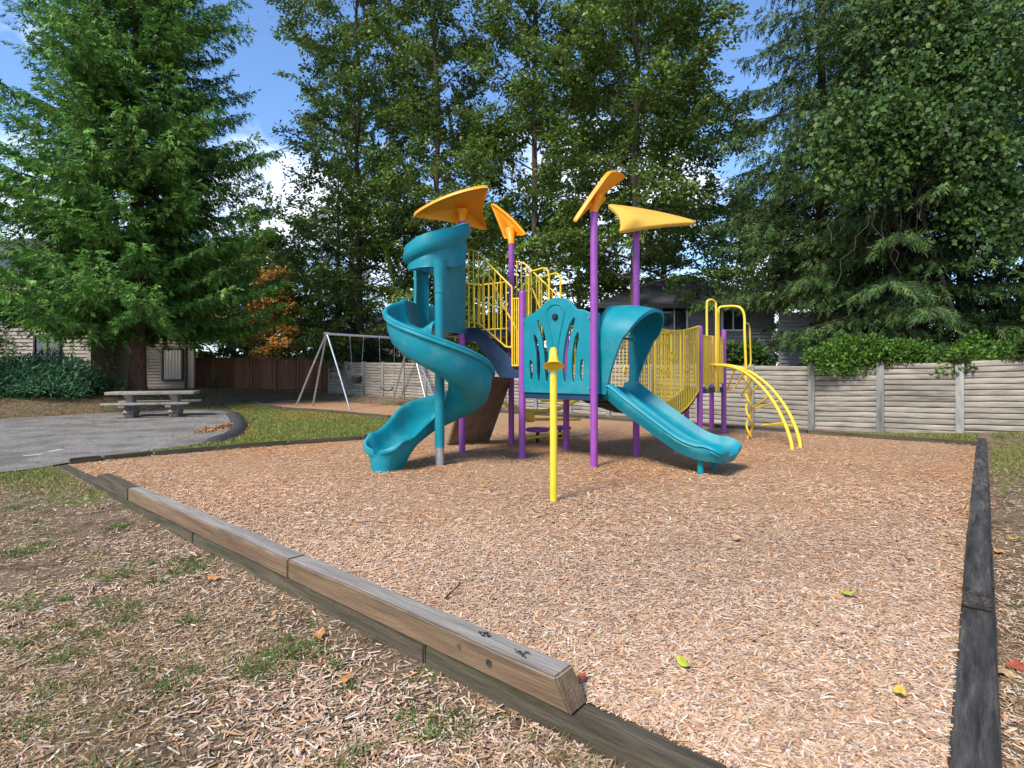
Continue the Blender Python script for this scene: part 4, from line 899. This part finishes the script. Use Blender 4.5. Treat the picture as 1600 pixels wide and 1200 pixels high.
# ------------------------------------------------------------------ picnic table
tc_ = V(-11.0, 17.1, 0.02); ta = R(16); tx = V(math.cos(ta), math.sin(ta), 0); ty = V(-tx.y, tx.x, 0)
pt = thing('picnic_table', 'weathered grey picnic table with pedestal legs on the asphalt', 'picnic table', tc_)
def slab(name, c, hx, hy, hz, bev=.012, par=pt): return MB().obox(c, tx * hx, ty * hy, ZU * hz).build(name, M['table'], par, bevel=bev)
slab('table_top', tc_ + ZU * .72, 1.18, .37, .045)
for s in (-1, 1): slab('bench', tc_ + ty * (s * .66) + ZU * .42, 1.14, .13, .03)
for s in (-1, 1):
    c = tc_ + tx * (s * .60); mb = MB(); rs = []
    for z, hx, hy in ((0, .13, .20), (.06, .14, .22), (.14, .15, .28), (.24, .11, .20), (.36, .10, .17), (.5, .09, .16), (.58, .11, .22), (.675, .13, .30)): rs.append([c + tx * i * hx + ty * j * hy + ZU * z for i, j in ((-1, -1), (1, -1), (1, 1), (-1, 1))])
    mb.rings(rs); pd = mb.build('pedestal', M['table'], pt, smooth=False, bevel=.02)
    for q in (-1, 1):
        mb = MB(); mb.rings([[c + ty * (q * y) + tx * i + ZU * z for i, z in ((-.08, z0), (.08, z0), (.08, z1), (-.08, z1))] for y, z0, z1 in ((.15, .16, .34), (.45, .26, .385), (.78, .31, .387))]); mb.build('bracket', M['table'], pd, smooth=False, bevel=.012)

# ------------------------------------------------------------------ trees
conifer('spruce_tree', 'big bright green spruce towering over the picnic table', -14.8, 22, 26, 5.9, 3.15, 11, nb=285, tr=.30, droop=.30, hang=.60, dens=1.55, top=.92, twl=.37, nw=.21, bl=.22, tip_up=.34, tri=6)
conifer('spruce_tree', 'young spruce cut off by the left edge of the frame', -18.9, 19.0, 7.5, 1.8, .3, 12, nb=90, tr=.10, droop=.1)
DEC = [('leafy_tree', 'leafy tree behind the swing set, leftmost of the tall broadleaf row', -8.4, 31.0, 31, 7.2, .8, 86000, 21, (-.4, 0)),
       ('leafy_tree', 'tall broadleaf tree rising behind the spiral slide hood', -3.9, 28.5, 31, 6.4, 1.2, 76000, 22, (0, 0)),
       ('leafy_tree', 'tall broadleaf tree rising between the two pairs of roof fins', 1.0, 26.5, 29, 5.4, 1.6, 62000, 23, (.2, 0)),
       ('leafy_tree', 'tall broadleaf tree directly behind the weathered yellow fin', 5.0, 23.0, 28, 5.4, 4.6, 70000, 24, (.2, 0)),
       ('leafy_tree', 'slender broadleaf tree over the grey house roof', 8.6, 31.5, 30, 6.6, 4.8, 60000, 25, (-.2, 0))]
for nme, lab, x, y, H, sp_, bare, nl, sd0, ln in DEC: deciduous(nme, lab, x, y, H, sp_, bare, nl, sd0, lean=ln, group='tall broadleaf trees behind the fence', lsize=.185, prim=66, sec=10)
for k, (x, y, lab) in enumerate(((-13.5, 47, 'far broadleaf tree left of the swings'), (-3.5, 50, 'far broadleaf tree behind the row, left of the talk tube'), (5.5, 46, 'far broadleaf tree behind the grey house, left of its roof ridge'), (19, 44, 'far broadleaf tree behind the grey house, right of its roof'), (-21.5, 43, 'far broadleaf tree behind the brown fence, close to the taupe house'), (-17.6, 40, 'far broadleaf tree behind the orange maple'))):
    deciduous('leafy_tree', lab, x, y, 10 if x < -15 else (24 if x < 10 else 14), 5.5 if x < -15 else 8.5, .5, 13500, 140 + k, lsize=.36, prim=36, sec=8, group='far trees beyond the houses', tr=.2)
HEM = ([(.050, .098, .021), (.070, .125, .026), (.032, .064, .017), (.11, .165, .035)], [4, 3, 3, .9])
for lab, x, y, H, r0, h0, sd0, nb_ in (('dark hemlock with hanging twigs beside the grey house', 10.9, 19.6, 22, 4.2, 5.0, 31, 130), ('dark evergreen with a straight trunk behind the fence moss heap', 11.4, 16.6, 22, 3.9, 2.6, 32, 130), ('dark evergreen carrying the hanging vine', 14.0, 17.2, 22, 3.8, 2.8, 33, 120), ('dark evergreen trunk at the right edge of the frame', 16.6, 17.0, 22, 3.9, 2.6, 34, 110), ('dark evergreen filling the gap behind the vine', 14.5, 23.0, 23, 4.6, 1.2, 35, 105), ('dark evergreen low over the far end of the pale fence', -10.6, 34.0, 14, 4.0, .6, 36, 120)):
    conifer('evergreen_tree', lab, x, y, H, r0, h0, sd0, nb=nb_, pal=HEM, droop=.42, hang=.95, twl=.36, tr=.24, bark='darkbark', group='dark evergreens behind the fence', tip_up=.18, top=.9)
MAP = ([(.55, .19, .06), (.62, .30, .08), (.52, .38, .10), (.24, .28, .07)], [3, 3, 2, 3])
deciduous('maple_tree', 'small orange autumn maple behind the brown fence', -14.1, 33.0, 6.2, 2.3, .9, 13000, 41, MAP, lsize=.20, tr=.08, prim=26, sec=7)
VIN = ([(.055, .115, .022), (.085, .155, .030), (.035, .075, .018), (.20, .24, .04)], [4, 3, 2, .35])
# vine mass hanging over the right evergreens
def vine():
    global rng
    rng = np.random.default_rng(51); root = V(12.8, 16.0, .15)
    t = thing('climbing_vine', 'broad-leaved climbing vine draped over the dark evergreens', 'vine', root)
    blobs = [(1345, 215, 14.6, 1.5, 1.6), (1420, 150, 14.8, 1.7, 1.6), (1500, 130, 14.6, 1.6, 1.7), (1480, 230, 14.2, 1.5, 1.2), (1530, 260, 14.4, 1.1, 1.5), (1450, 60, 15.2, 2.0, 1.2), (1560, 60, 15, 1.5, 1.4), (1500, 300, 14.2, .9, .8), (1400, 10, 15.3, 1.8, 1.3), (1300, 230, 15, 1.0, .9), (1545, 330, 14.4, .6, .8)]
    Ps, Ds = [], []
    for u, v, Y, r, rz in blobs:
        c = np.array(at(u, v, Y)); ns = int(26 * r * rz)
        for _ in range(ns):
            d = unit(rng.normal(size=3)); d[1] = -abs(d[1]); st = c + d * rng.uniform(.35, 1.0) * np.array([r, r * .8, rz]); ln = rng.uniform(.5, 1.7); m = int(ln * 42)
            q = rng.random(m); sway = rng.normal(0, .25, 2)
            p = np.stack([st[0] + sway[0] * q + rng.normal(0, .13, m), st[1] + sway[1] * q + rng.normal(0, .13, m) - .1 * np.sin(q * 3), st[2] + .35 - q * ln], 1); Ps.append(p); Ds.append(np.tile(d, (m, 1)))
    P = np.concatenate(Ps); D0 = np.concatenate(Ds); n = len(P); D = np.array([0, -.15, -.7]) + rng.normal(0, .65, (n, 3)); Nn = D0 * .4 + np.array([0, -.4, .7]) + rng.normal(0, .5, (n, 3))
    sz = .14 * rng.uniform(.45, 1.35, n); mesh_tris('foliage', leaves(P, D, Nn, sz, sz * .78), 4, palette(n, *VIN, var=.3) * .95, M['leaf'], t, root)
    mb = MB(); 
    for k in range(18):
        u, v = rng.uniform(1330, 1480), rng.uniform(240, 330); Y = rng.uniform(14.2, 15.2); pts = [at(u, v, Y)]
        for q in range(7): pts.append(pts[-1] + V(rng.normal(0, .11), rng.normal(0, .08), -rng.uniform(.12, .36)))
        mb.tube(smooth_path(pts, 2), .005, 4)
    mb.tube(smooth_path([root, V(12.6, 15.5, 2), at(1440, 330, 15.3), at(1450, 200, 15.4), at(1440, 90, 15.6)], 5), .05, 7)
    mb.build('stem', mat('pale_vine_stem', (.11, .09, .07), .9), t, fix=False)
vine()
BUSH = ([(.085, .20, .022), (.13, .26, .035), (.055, .12, .02), (.18, .24, .05)], [4, 3, 2, 1])
fp = lambda t, off, z=0: FA + FD * t + (-FN) * off + V(0, 0, z)
def hang_bush(lab, t, off, z, r, n, ls, sd0, pal=BUSH): shrub('leafy_bush', lab, tuple(fp(t, off, z)), r, n, pal, ls, sd0, group='green bushes along the top of the pale fence')
hang_bush('bright green bush heaped over the pale fence top, widest of the fence bushes', -1.35, .62, 1.3, (1.85, .62, 1.15), 20000, .085, 61)
hang_bush('low green bush behind the mossy fence post', -3.1, .6, 1.25, (1.05, .5, .95), 7000, .10, 62)
hang_bush('small broad-leaved bush behind the arch climber', 1.9, .9, 1.15, (.85, .5, 1.25), 2600, .17, 63, VIN)
hang_bush('broad-leaved bush at the far right end of the pale fence', -4.4, 1.0, 1.2, (.9, .6, 1.7), 3200, .17, 64, VIN)
for k, (t, w_) in enumerate(((-1.2, .75), (-2.86, .14), (-4.1, .5))):
    global_n = 2200; rr = np.random.default_rng(70 + k); nn = 1500; pp = np.array([fp(t + rr.normal(0, w_ * .5), rr.uniform(-.08, .1), fz(t) + 1.545 + rr.uniform(-.03, .05)) for _ in range(nn)]); 
    rng = rr; mo = mesh_tris('moss', leaves(pp, rr.normal(size=(nn, 3)) + np.array([0, 0, .2]), rr.normal(size=(nn, 3)) + np.array([0, 0, 1]), .06, .035), 4, palette(nn, [(.06, .075, .015), (.09, .10, .02), (.05, .045, .015)], [3, 2, 2]), M['leaf'], fence, fp(t, 0, 1.5)); mo['kind'] = 'stuff'
UND = ([(.035, .066, .018), (.055, .092, .022), (.08, .12, .03)], [4, 3, 2])
for k, (x, y, r, lab) in enumerate(((-7.2, 31, (2.4, 1.4, 3.0), 'dark shrub behind the swings'), (-2.0, 27.5, (2.2, 1.2, 2.7), 'dark shrub behind the spiral slide'), (2.6, 24.0, (2.0, 1.2, 2.6), 'dark shrub behind the slotted panel'), (12.5, 19.6, (2.4, 1.2, 2.8), 'dark shrub between the right evergreens'), (17.5, 19.5, (2.6, 1.2, 3.6), 'dark shrub at the right end behind the fence'), (-17.2, 33.5, (2.4, 1.2, 3.0), 'dark shrub behind the brown fence beside the house'), (-11.4, 34.5, (2.4, 1.2, 3.0), 'dark shrub behind the corner where the two fences meet'))):
    shrub('shrub', lab, (x, y, .1), r, 9000, UND, .14, 80 + k, group='dark shrubs behind the fence')
JUN = ([(.060, .165, .075), (.100, .235, .105), (.040, .105, .055), (.15, .30, .14)], [4, 3, 3, 1.2])
shrub('juniper_bush', 'wide blue-green juniper bush in front of the taupe house', (-17.1, 20.2, .28), (2.75, 1.9, 1.65), 34000, JUN, .17, 91, mat_='juniper', shell=.5, aspect=.25, stems=14)
shrub('bush', 'bare thin dark bush in front of the brown fence', (-13.9, 26.2, .3), (.6, .4, 1.3), 500, UND, .07, 92, stems=12)
shrub('sapling', 'thin sapling beside the spruce trunk', (-14.95, 20.6, .35), (.45, .35, 2.1), 350, UND, .12, 93, cat='sapling', stems=3)

# ------------------------------------------------------------------ chips, grass, fallen leaves
rng = np.random.default_rng(101)
from mathutils.geometry import intersect_point_tri_2d
def inside(px_, py_, poly):
    r = np.zeros(len(px_), bool); n = len(poly); j = n - 1
    for i in range(n):
        xi, yi, xj, yj = poly[i][0], poly[i][1], poly[j][0], poly[j][1]
        c = ((yi > py_) != (yj > py_)) & (px_ < (xj - xi) * (py_ - yi) / ((yj - yi) or 1e-9) + xi); r ^= c; j = i
    return r
def sample(n, y0, y1, pw, margin=1.08):
    u = rng.random(n); Y = y0 * (y1 / y0) ** u if pw == 0 else (y0 ** pw + u * (y1 ** pw - y0 ** pw)) ** (1 / pw)
    X = rng.uniform(-1, 1, n) * Y * .92 * margin; return X, Y
def chips(name, X, Y, Z, L0, col, label, flat_=False):
    n = len(X); P = np.stack([X, Y, Z], 1); az = rng.uniform(0, 2 * np.pi, n); el = rng.normal(0, .15, n)
    D = np.stack([np.cos(az) * np.cos(el), np.sin(az) * np.cos(el), np.sin(el)], 1); up = unit(np.array([0, 0, 1.]) + rng.normal(0, .22, (n, 3))); S = unit(np.cross(D, up)); U = np.cross(S, D)
    ln = (L0 * np.clip(np.exp(rng.normal(-.10, .40, n)), .3, 1.9))[:, None]; w = ln ** .6 * rng.uniform(.035, .075, (n, 1)); b = ln * rng.normal(0, .06, (n, 1)); tp_ = rng.uniform(.4, 1, (n, 1)); P = P + U * .004
    v = [P - D * ln / 2 - S * w / 2 * tp_, P - D * ln / 2 + S * w / 2 * tp_, P + S * w / 2 + U * b, P - S * w / 2 + U * b, P + D * ln / 2 + S * w / 2 * tp_, P + D * ln / 2 - S * w / 2 * tp_]
    if flat_: return tag(mesh_tris(name, np.stack([v[0], v[1], v[4], v[5]], 1).reshape(-1, 3), 4, col, M['chip'], None, (0, 0, 0)), label, 'wood chips', kind='stuff')
    q = np.stack([v[0], v[1], v[2], v[3], v[3], v[2], v[4], v[5]], 1).reshape(-1, 3)
    o = mesh_tris(name, q, 4, np.repeat(col, 2, 0), M['chip'], None, (0, 0, 0)); return tag(o, label, 'wood chips', kind='stuff')
CH = [(.62, .435, .30), (.60, .395, .25), (.65, .54, .43), (.45, .27, .16), (.25, .15, .092), (.60, .345, .18)]
bp_ = [(p[0], p[1]) for p in bedpts]
for nm, cnt, y0, y1, L0, lab in (('wood_chips', 300000, 1.95, 5.2, .037, 'pale tan wood chips on the near half of the play area'), ('far_wood_chips', 170000, 5.2, 14.5, .046, 'warm tan wood chips round the play structure')):
    X, Y = sample(cnt, y0, y1, 0); k = inside(X, Y, bp_) & ((X - O.x) * e1.x + (Y - O.y) * e1.y > .004) & ((X - O.x) * e2.x + (Y - O.y) * e2.y > .004); X, Y = X[k], Y[k]; n = len(X)
    far = sm(4, 9, Y); cw_ = palette(n, CH, [5, 5, 2.4, 2.4, .8, 2.4], .16); cw_ *= (1 + .10 * np.sin(X * .9 + 2 * np.sin(Y * .7)) * np.sin(Y * 1.1))[:, None]; warm = np.array([1.0, .86, .70]); cw_ = cw_ * (1 - .75 * far[:, None] * (1 - warm))
    chips(nm, X, Y, .002 + rng.random(n) ** 2 * .013 + .010 * np.sin(X * 1.7 + Y) * np.sin(Y * 1.3), L0, cw_, lab, True)
front_lim = lambda X, Y: ((X - O.x) * e2.x + (Y - O.y) * e2.y)
X, Y = sample(140000, 1.95, 9.5, 0); q = front_lim(X, Y); r_ = (X - O.x) * e1.x + (Y - O.y) * e1.y
patch = np.sin(X * 2.3 + 1.3 * np.sin(Y * 1.9)) * np.sin(Y * 2.7 + X) + rng.normal(0, .5, len(X))
k = (((q < -.15) & (r_ < 10.8)) | ((r_ < -.16) & (Y < 9.5))) & (patch > -.5) & (rng.random(len(X)) < np.where(Y > 6.5, .5, .92))
X, Y = X[k], Y[k]; n = len(X)
chips('scattered_wood_chips', X, Y, gz(X, Y) + .003 + rng.random(n) ** 2 * .012, .038, palette(n, CH, [4, 4, 3.6, 3.5, 2.6, 1.4], .25), 'greyer scattered wood chips on the dirt outside the timbers', True)

def blades(X, Y, Z, h, w, col, name, label, lean=.5, parent=None):
    n = len(X); P = np.stack([X, Y, Z], 1); az = rng.uniform(0, 2 * np.pi, n); S = np.stack([np.cos(az), np.sin(az), 0 * az], 1) * (w * rng.uniform(.6, 1.3, n))[:, None]
    T = np.stack([rng.normal(0, lean, n), rng.normal(0, lean, n), np.ones(n)], 1) * (h * rng.uniform(.5, 1.3, n))[:, None]
    o = mesh_tris(name, np.stack([P - S, P + S, P + T], 1).reshape(-1, 3), 3, col, M['leaf'], parent, (0, 0, 0)); return tag(o, label, 'grass', kind='stuff')
GR = ([(.19, .24, .045), (.25, .27, .06), (.34, .30, .10), (.12, .17, .035)], [4, 3, 3, 1.5])
lp_ = [(p[0], p[1]) for p in lawn_pts]; A_ = np.array(lp_)
X = rng.uniform(A_[:, 0].min(), A_[:, 0].max(), 260000); Y = rng.uniform(A_[:, 1].min(), A_[:, 1].max(), 260000); k = inside(X, Y, lp_); X, Y = X[k][:44000], Y[k][:44000]
dry = (np.sin(X * .9 + Y * .4) * np.sin(Y * .7 - X * .3) > .15); col = palette(len(X), *GR); col[dry] = col[dry] * np.array([1.35, 1.05, 1.1])
blades(X, Y, np.full(len(X), .012), .045, .013, col, 'lawn_grass', 'short green lawn grass between the path and the chips')
# tufts outside the timbers
cx, cy = sample(420, 2.0, 9, 0); q = front_lim(cx, cy); r_ = (cx - O.x) * e1.x + (cy - O.y) * e1.y
k = ((q < -.35) & (r_ < 11) & (rng.random(len(cx)) < np.clip(.25 + (r_ - q) * .05, 0, .85))) | ((r_ < -.5) & (rng.random(len(cx)) < .5)); cx, cy = cx[k], cy[k]; rad = rng.uniform(.03, .16, len(cx)); cnt = (rad * 900).astype(int) + 6
X = np.repeat(cx, cnt) + rng.normal(0, 1, cnt.sum()) * np.repeat(rad, cnt) * .6; Y = np.repeat(cy, cnt) + rng.normal(0, 1, cnt.sum()) * np.repeat(rad, cnt) * .45
blades(X, Y, gz(X, Y), .05, .0045, palette(len(X), [(.10, .19, .03), (.07, .14, .025), (.18, .21, .06), (.28, .23, .11)], [4, 3, 2, 1.2]), 'grass_tufts', 'green grass tufts growing through the dirt outside the timbers', .75)
# greener edges: far left by the path, and the right side by the fence
n = 46000; X = rng.uniform(-9, -3.5, n); Y = rng.uniform(5.2, 9, n); q = front_lim(X, Y); k = (q < -.2) & (rng.random(n) < sm(6.2, 8.3, Y) * .95) & ~inside(X, Y, [(p[0], p[1]) for p in asph]); Xa, Ya = X[k], Y[k]
n = 70000; X = rng.uniform(4.5, 14, n); Y = rng.uniform(4.5, 13.5, n); r_ = (X - O.x) * e1.x + (Y - O.y) * e1.y; qf = front_lim(X, Y); k = (r_ < -.2) & (qf < 13.1) & (rng.random(n) < sm(6.2, 9.3, qf)); Xb, Yb = X[k], Y[k]
n = 7000; s_ = rng.uniform(0, 2.2, n) ** 1.2; o_ = rng.uniform(.18, .95, n); Xc = RC.x + e1.x * s_ + e2.x * o_; Yc = RC.y + e1.y * s_ + e2.y * o_
X = np.concatenate([Xa, Xb, Xc]); Y = np.concatenate([Ya, Yb, Yc])
blades(X, Y, gz(X, Y), .045, .008, palette(len(X), *GR), 'verge_grass', 'grass verge along the path end and below the pale fence', .7)
n = 60000; X = rng.uniform(-22, -8, n); Y = rng.uniform(12.5, 28, n); yb = 16.8 + .85 * (X + 15); k = (Y > np.maximum(yb, 9) - .1) & ~inside(X, Y, [(p[0], p[1]) for p in asph]) & ~inside(X, Y, bp_); X, Y = X[k], Y[k]
blades(X, Y, gz(X, Y), .05, .013, palette(len(X), [(.20, .19, .06), (.24, .17, .08), (.12, .14, .04), (.22, .12, .06)], [3, 3, 2, 2]), 'bank_grass', 'dry yellowish grass and needle litter on the bank below the spruce', .8)

LV = MB()
def leaf_mesh(kind, col):
    n = 9; pts = []
    if kind == 'maple':
        for k in range(20):
            t = 2 * math.pi * k / 20; r = (.52 + .13 * math.cos(3 * t) + .07 * math.cos(7 * t + .5)) * (1 + .25 * math.cos(t)); pts.append((math.cos(t) * r * .09, math.sin(t) * r * .09, .010 * math.sin(3 * t) + .012))
    else:
        for k in range(16):
            t = 2 * math.pi * k / 16; pts.append((math.cos(t) * .05 * (1 if math.cos(t) < 0 else 1.2), math.sin(t) * .026 * (1 - .3 * math.cos(t)), .012 + .012 * math.cos(2 * t)))
    m = len(pts); me = bpy.data.meshes.new('fallen_leaf'); me.from_pydata(pts + [(0, 0, .006)], [], [(i, (i + 1) % m, m) for i in range(m)]); me.materials.append(mat('leaf_' + kind + str(col[0]), col, .6, .25, 40)); me.shade_smooth(); return me
LM = {'orange': leaf_mesh('maple', (.47, .21, .07)), 'green': leaf_mesh('oval', (.36, .40, .03)), 'yellow': leaf_mesh('oval', (.60, .43, .05)), 'red': leaf_mesh('maple', (.30, .06, .03)), 'tan': leaf_mesh('maple', (.45, .29, .14))}
FL = [('orange', 500, 1007, -.14, 1.0, 'orange maple leaf on the dirt below the long timber'), ('orange', 541, 1077, -.14, .9, 'orange leaf nearest the bottom edge, left of the timber'), ('orange', 332, 915, -.13, 1.1, 'pale orange leaf on the dirt further left of the timber'), ('green', 1326, 930, .02, 1.15, 'bright yellow-green leaf on the chips near the right timber'), ('yellow', 1406, 1088, .02, 1.1, 'yellow leaf on the chips nearest the bottom right'), ('red', 911, 1063, .02, .6, 'small dark red leaf beside the cut timber end'), ('tan', 1148, 844, .02, 1.1, 'reddish tan leaf in the middle of the chips'), ('green', 1130, 794, .02, 1.2, 'yellow-green leaf below the double slide exit'), ('green', 1068, 1041, .02, 1.0, 'dull green leaf on the near chips'), ('yellow', 1237, 702, .02, 1.0, 'yellow leaf by the foot of the arch climber'), ('yellow', 754, 760, .02, 1.0, 'yellow leaf on the chips before the spiral slide'), ('red', 1590, 1042, -.08, 1.0, 'red leaf on the dirt outside the right timber'), ('yellow', 1586, 840, -.06, 1.2, 'yellow leaf on the grass outside the right timber'), ('orange', 1560, 858, -.06, 1.1, 'orange leaf outside the right timber'), ('tan', 1560, 1050, -.08, 1.2, 'tan leaf lying against the right timber'), ('tan', 860, 816, .02, 1.0, 'tan leaf below the talk tube'), ('yellow', 1068, 775, .02, 1.0, 'yellow leaf left of the double slide legs')]
for c, u, v, z, s, lab in FL:
    p = gp(u, v, z); z = float(gz(p.x, p.y)) + .022 if z < 0 else .034
    o = link('fallen_leaf', LM[c], None, (p.x, p.y, z), (random.uniform(-.3, .3), random.uniform(-.3, .3), random.uniform(0, 6))); s *= .78; o.scale = (s, s, s); tag(o, lab, 'leaf', 'fallen leaves')
p = gp(695, 935, .02); MB().tube([p, p + V(.06, .09, .03), p + V(.09, .17, .035)], [.006, .005, .003], 6).build('twig', M['darkbark']); tag(bpy.data.objects['twig'], 'thin dark twig on the chips behind the long timber', 'twig')
p = gp(52, 1010, -.14); mb = MB(); mb.tube([p + V(-.05, 0, .02), p + V(-.03, 0, .028), p + V(.02, .01, .03), p + V(.055, .015, .024)], [.008, .018, .019, .006], 10); tag(mb.build('pine_cone', M['darkbark']), 'dark fallen cone on the dirt at far left', 'cone')
# drift of leaves in the kerb
p0 = gp(354, 670); rng = np.random.default_rng(5); n = 260; P = np.stack([p0.x + rng.normal(-.06, .10, n) , p0.y + rng.normal(0, .7, n), .03 + rng.random(n) * .05], 1)
tag(mesh_tris('leaf_drift', leaves(P, rng.normal(size=(n, 3)) * np.array([1, 1, .3]), rng.normal(0, .5, (n, 3)) + np.array([0, 0, 1]), .10, .06), 4, palette(n, [(.42, .19, .07), (.33, .15, .06), (.5, .3, .1)], [3, 3, 1]), M['fallen'], None, (0, 0, 0)), 'drift of orange-brown leaves against the asphalt kerb', 'leaves', kind='stuff')
# dry straw matted between the chips outside, and needle litter on the asphalt
rng = np.random.default_rng(303); X, Y = sample(60000, 1.95, 9, 0); q = front_lim(X, Y); r_ = (X - O.x) * e1.x + (Y - O.y) * e1.y
ptc = np.sin(X * 1.7 + 3 + 1.1 * np.sin(Y * 1.3)) * np.sin(Y * 1.9 + .6 * X) + rng.normal(0, .4, len(X)); k = (((q < -.16) & (r_ < 10.8)) | ((r_ < -.2) & (Y < 9))) & (ptc > .05); X, Y = X[k], Y[k]
blades(X, Y, gz(X, Y) + .002, .05, .0022, palette(len(X), [(.40, .29, .15), (.30, .20, .10), (.22, .25, .06), (.17, .11, .06)], [3, 3, 3, 3]), 'dry_straw', 'dry straw and thatch matted over the dirt outside the timbers', 2.6)
n = 9000; X = rng.uniform(-24, -6, n); Y = rng.uniform(6, 20.5, n); k = inside(X, Y, [(p[0], p[1]) for p in asph]) & (rng.random(n) < .15 + .5 * sm(12, 19, Y)); X, Y = X[k], Y[k]; n = len(X); P = np.stack([X, Y, np.full(n, .024)], 1)
tag(mesh_tris('path_litter', leaves(P, rng.normal(size=(n, 3)) * np.array([1, 1, .05]), rng.normal(0, .2, (n, 3)) + np.array([0, 0, 1]), .07 * rng.uniform(.3, 1.3, n), .025), 4, palette(n, [(.30, .18, .09), (.16, .11, .07), (.38, .30, .2)], [3, 3, 1]), M['fallen'], None, (0, 0, 0)), 'brown needle and leaf litter scattered on the asphalt', 'litter', kind='stuff')
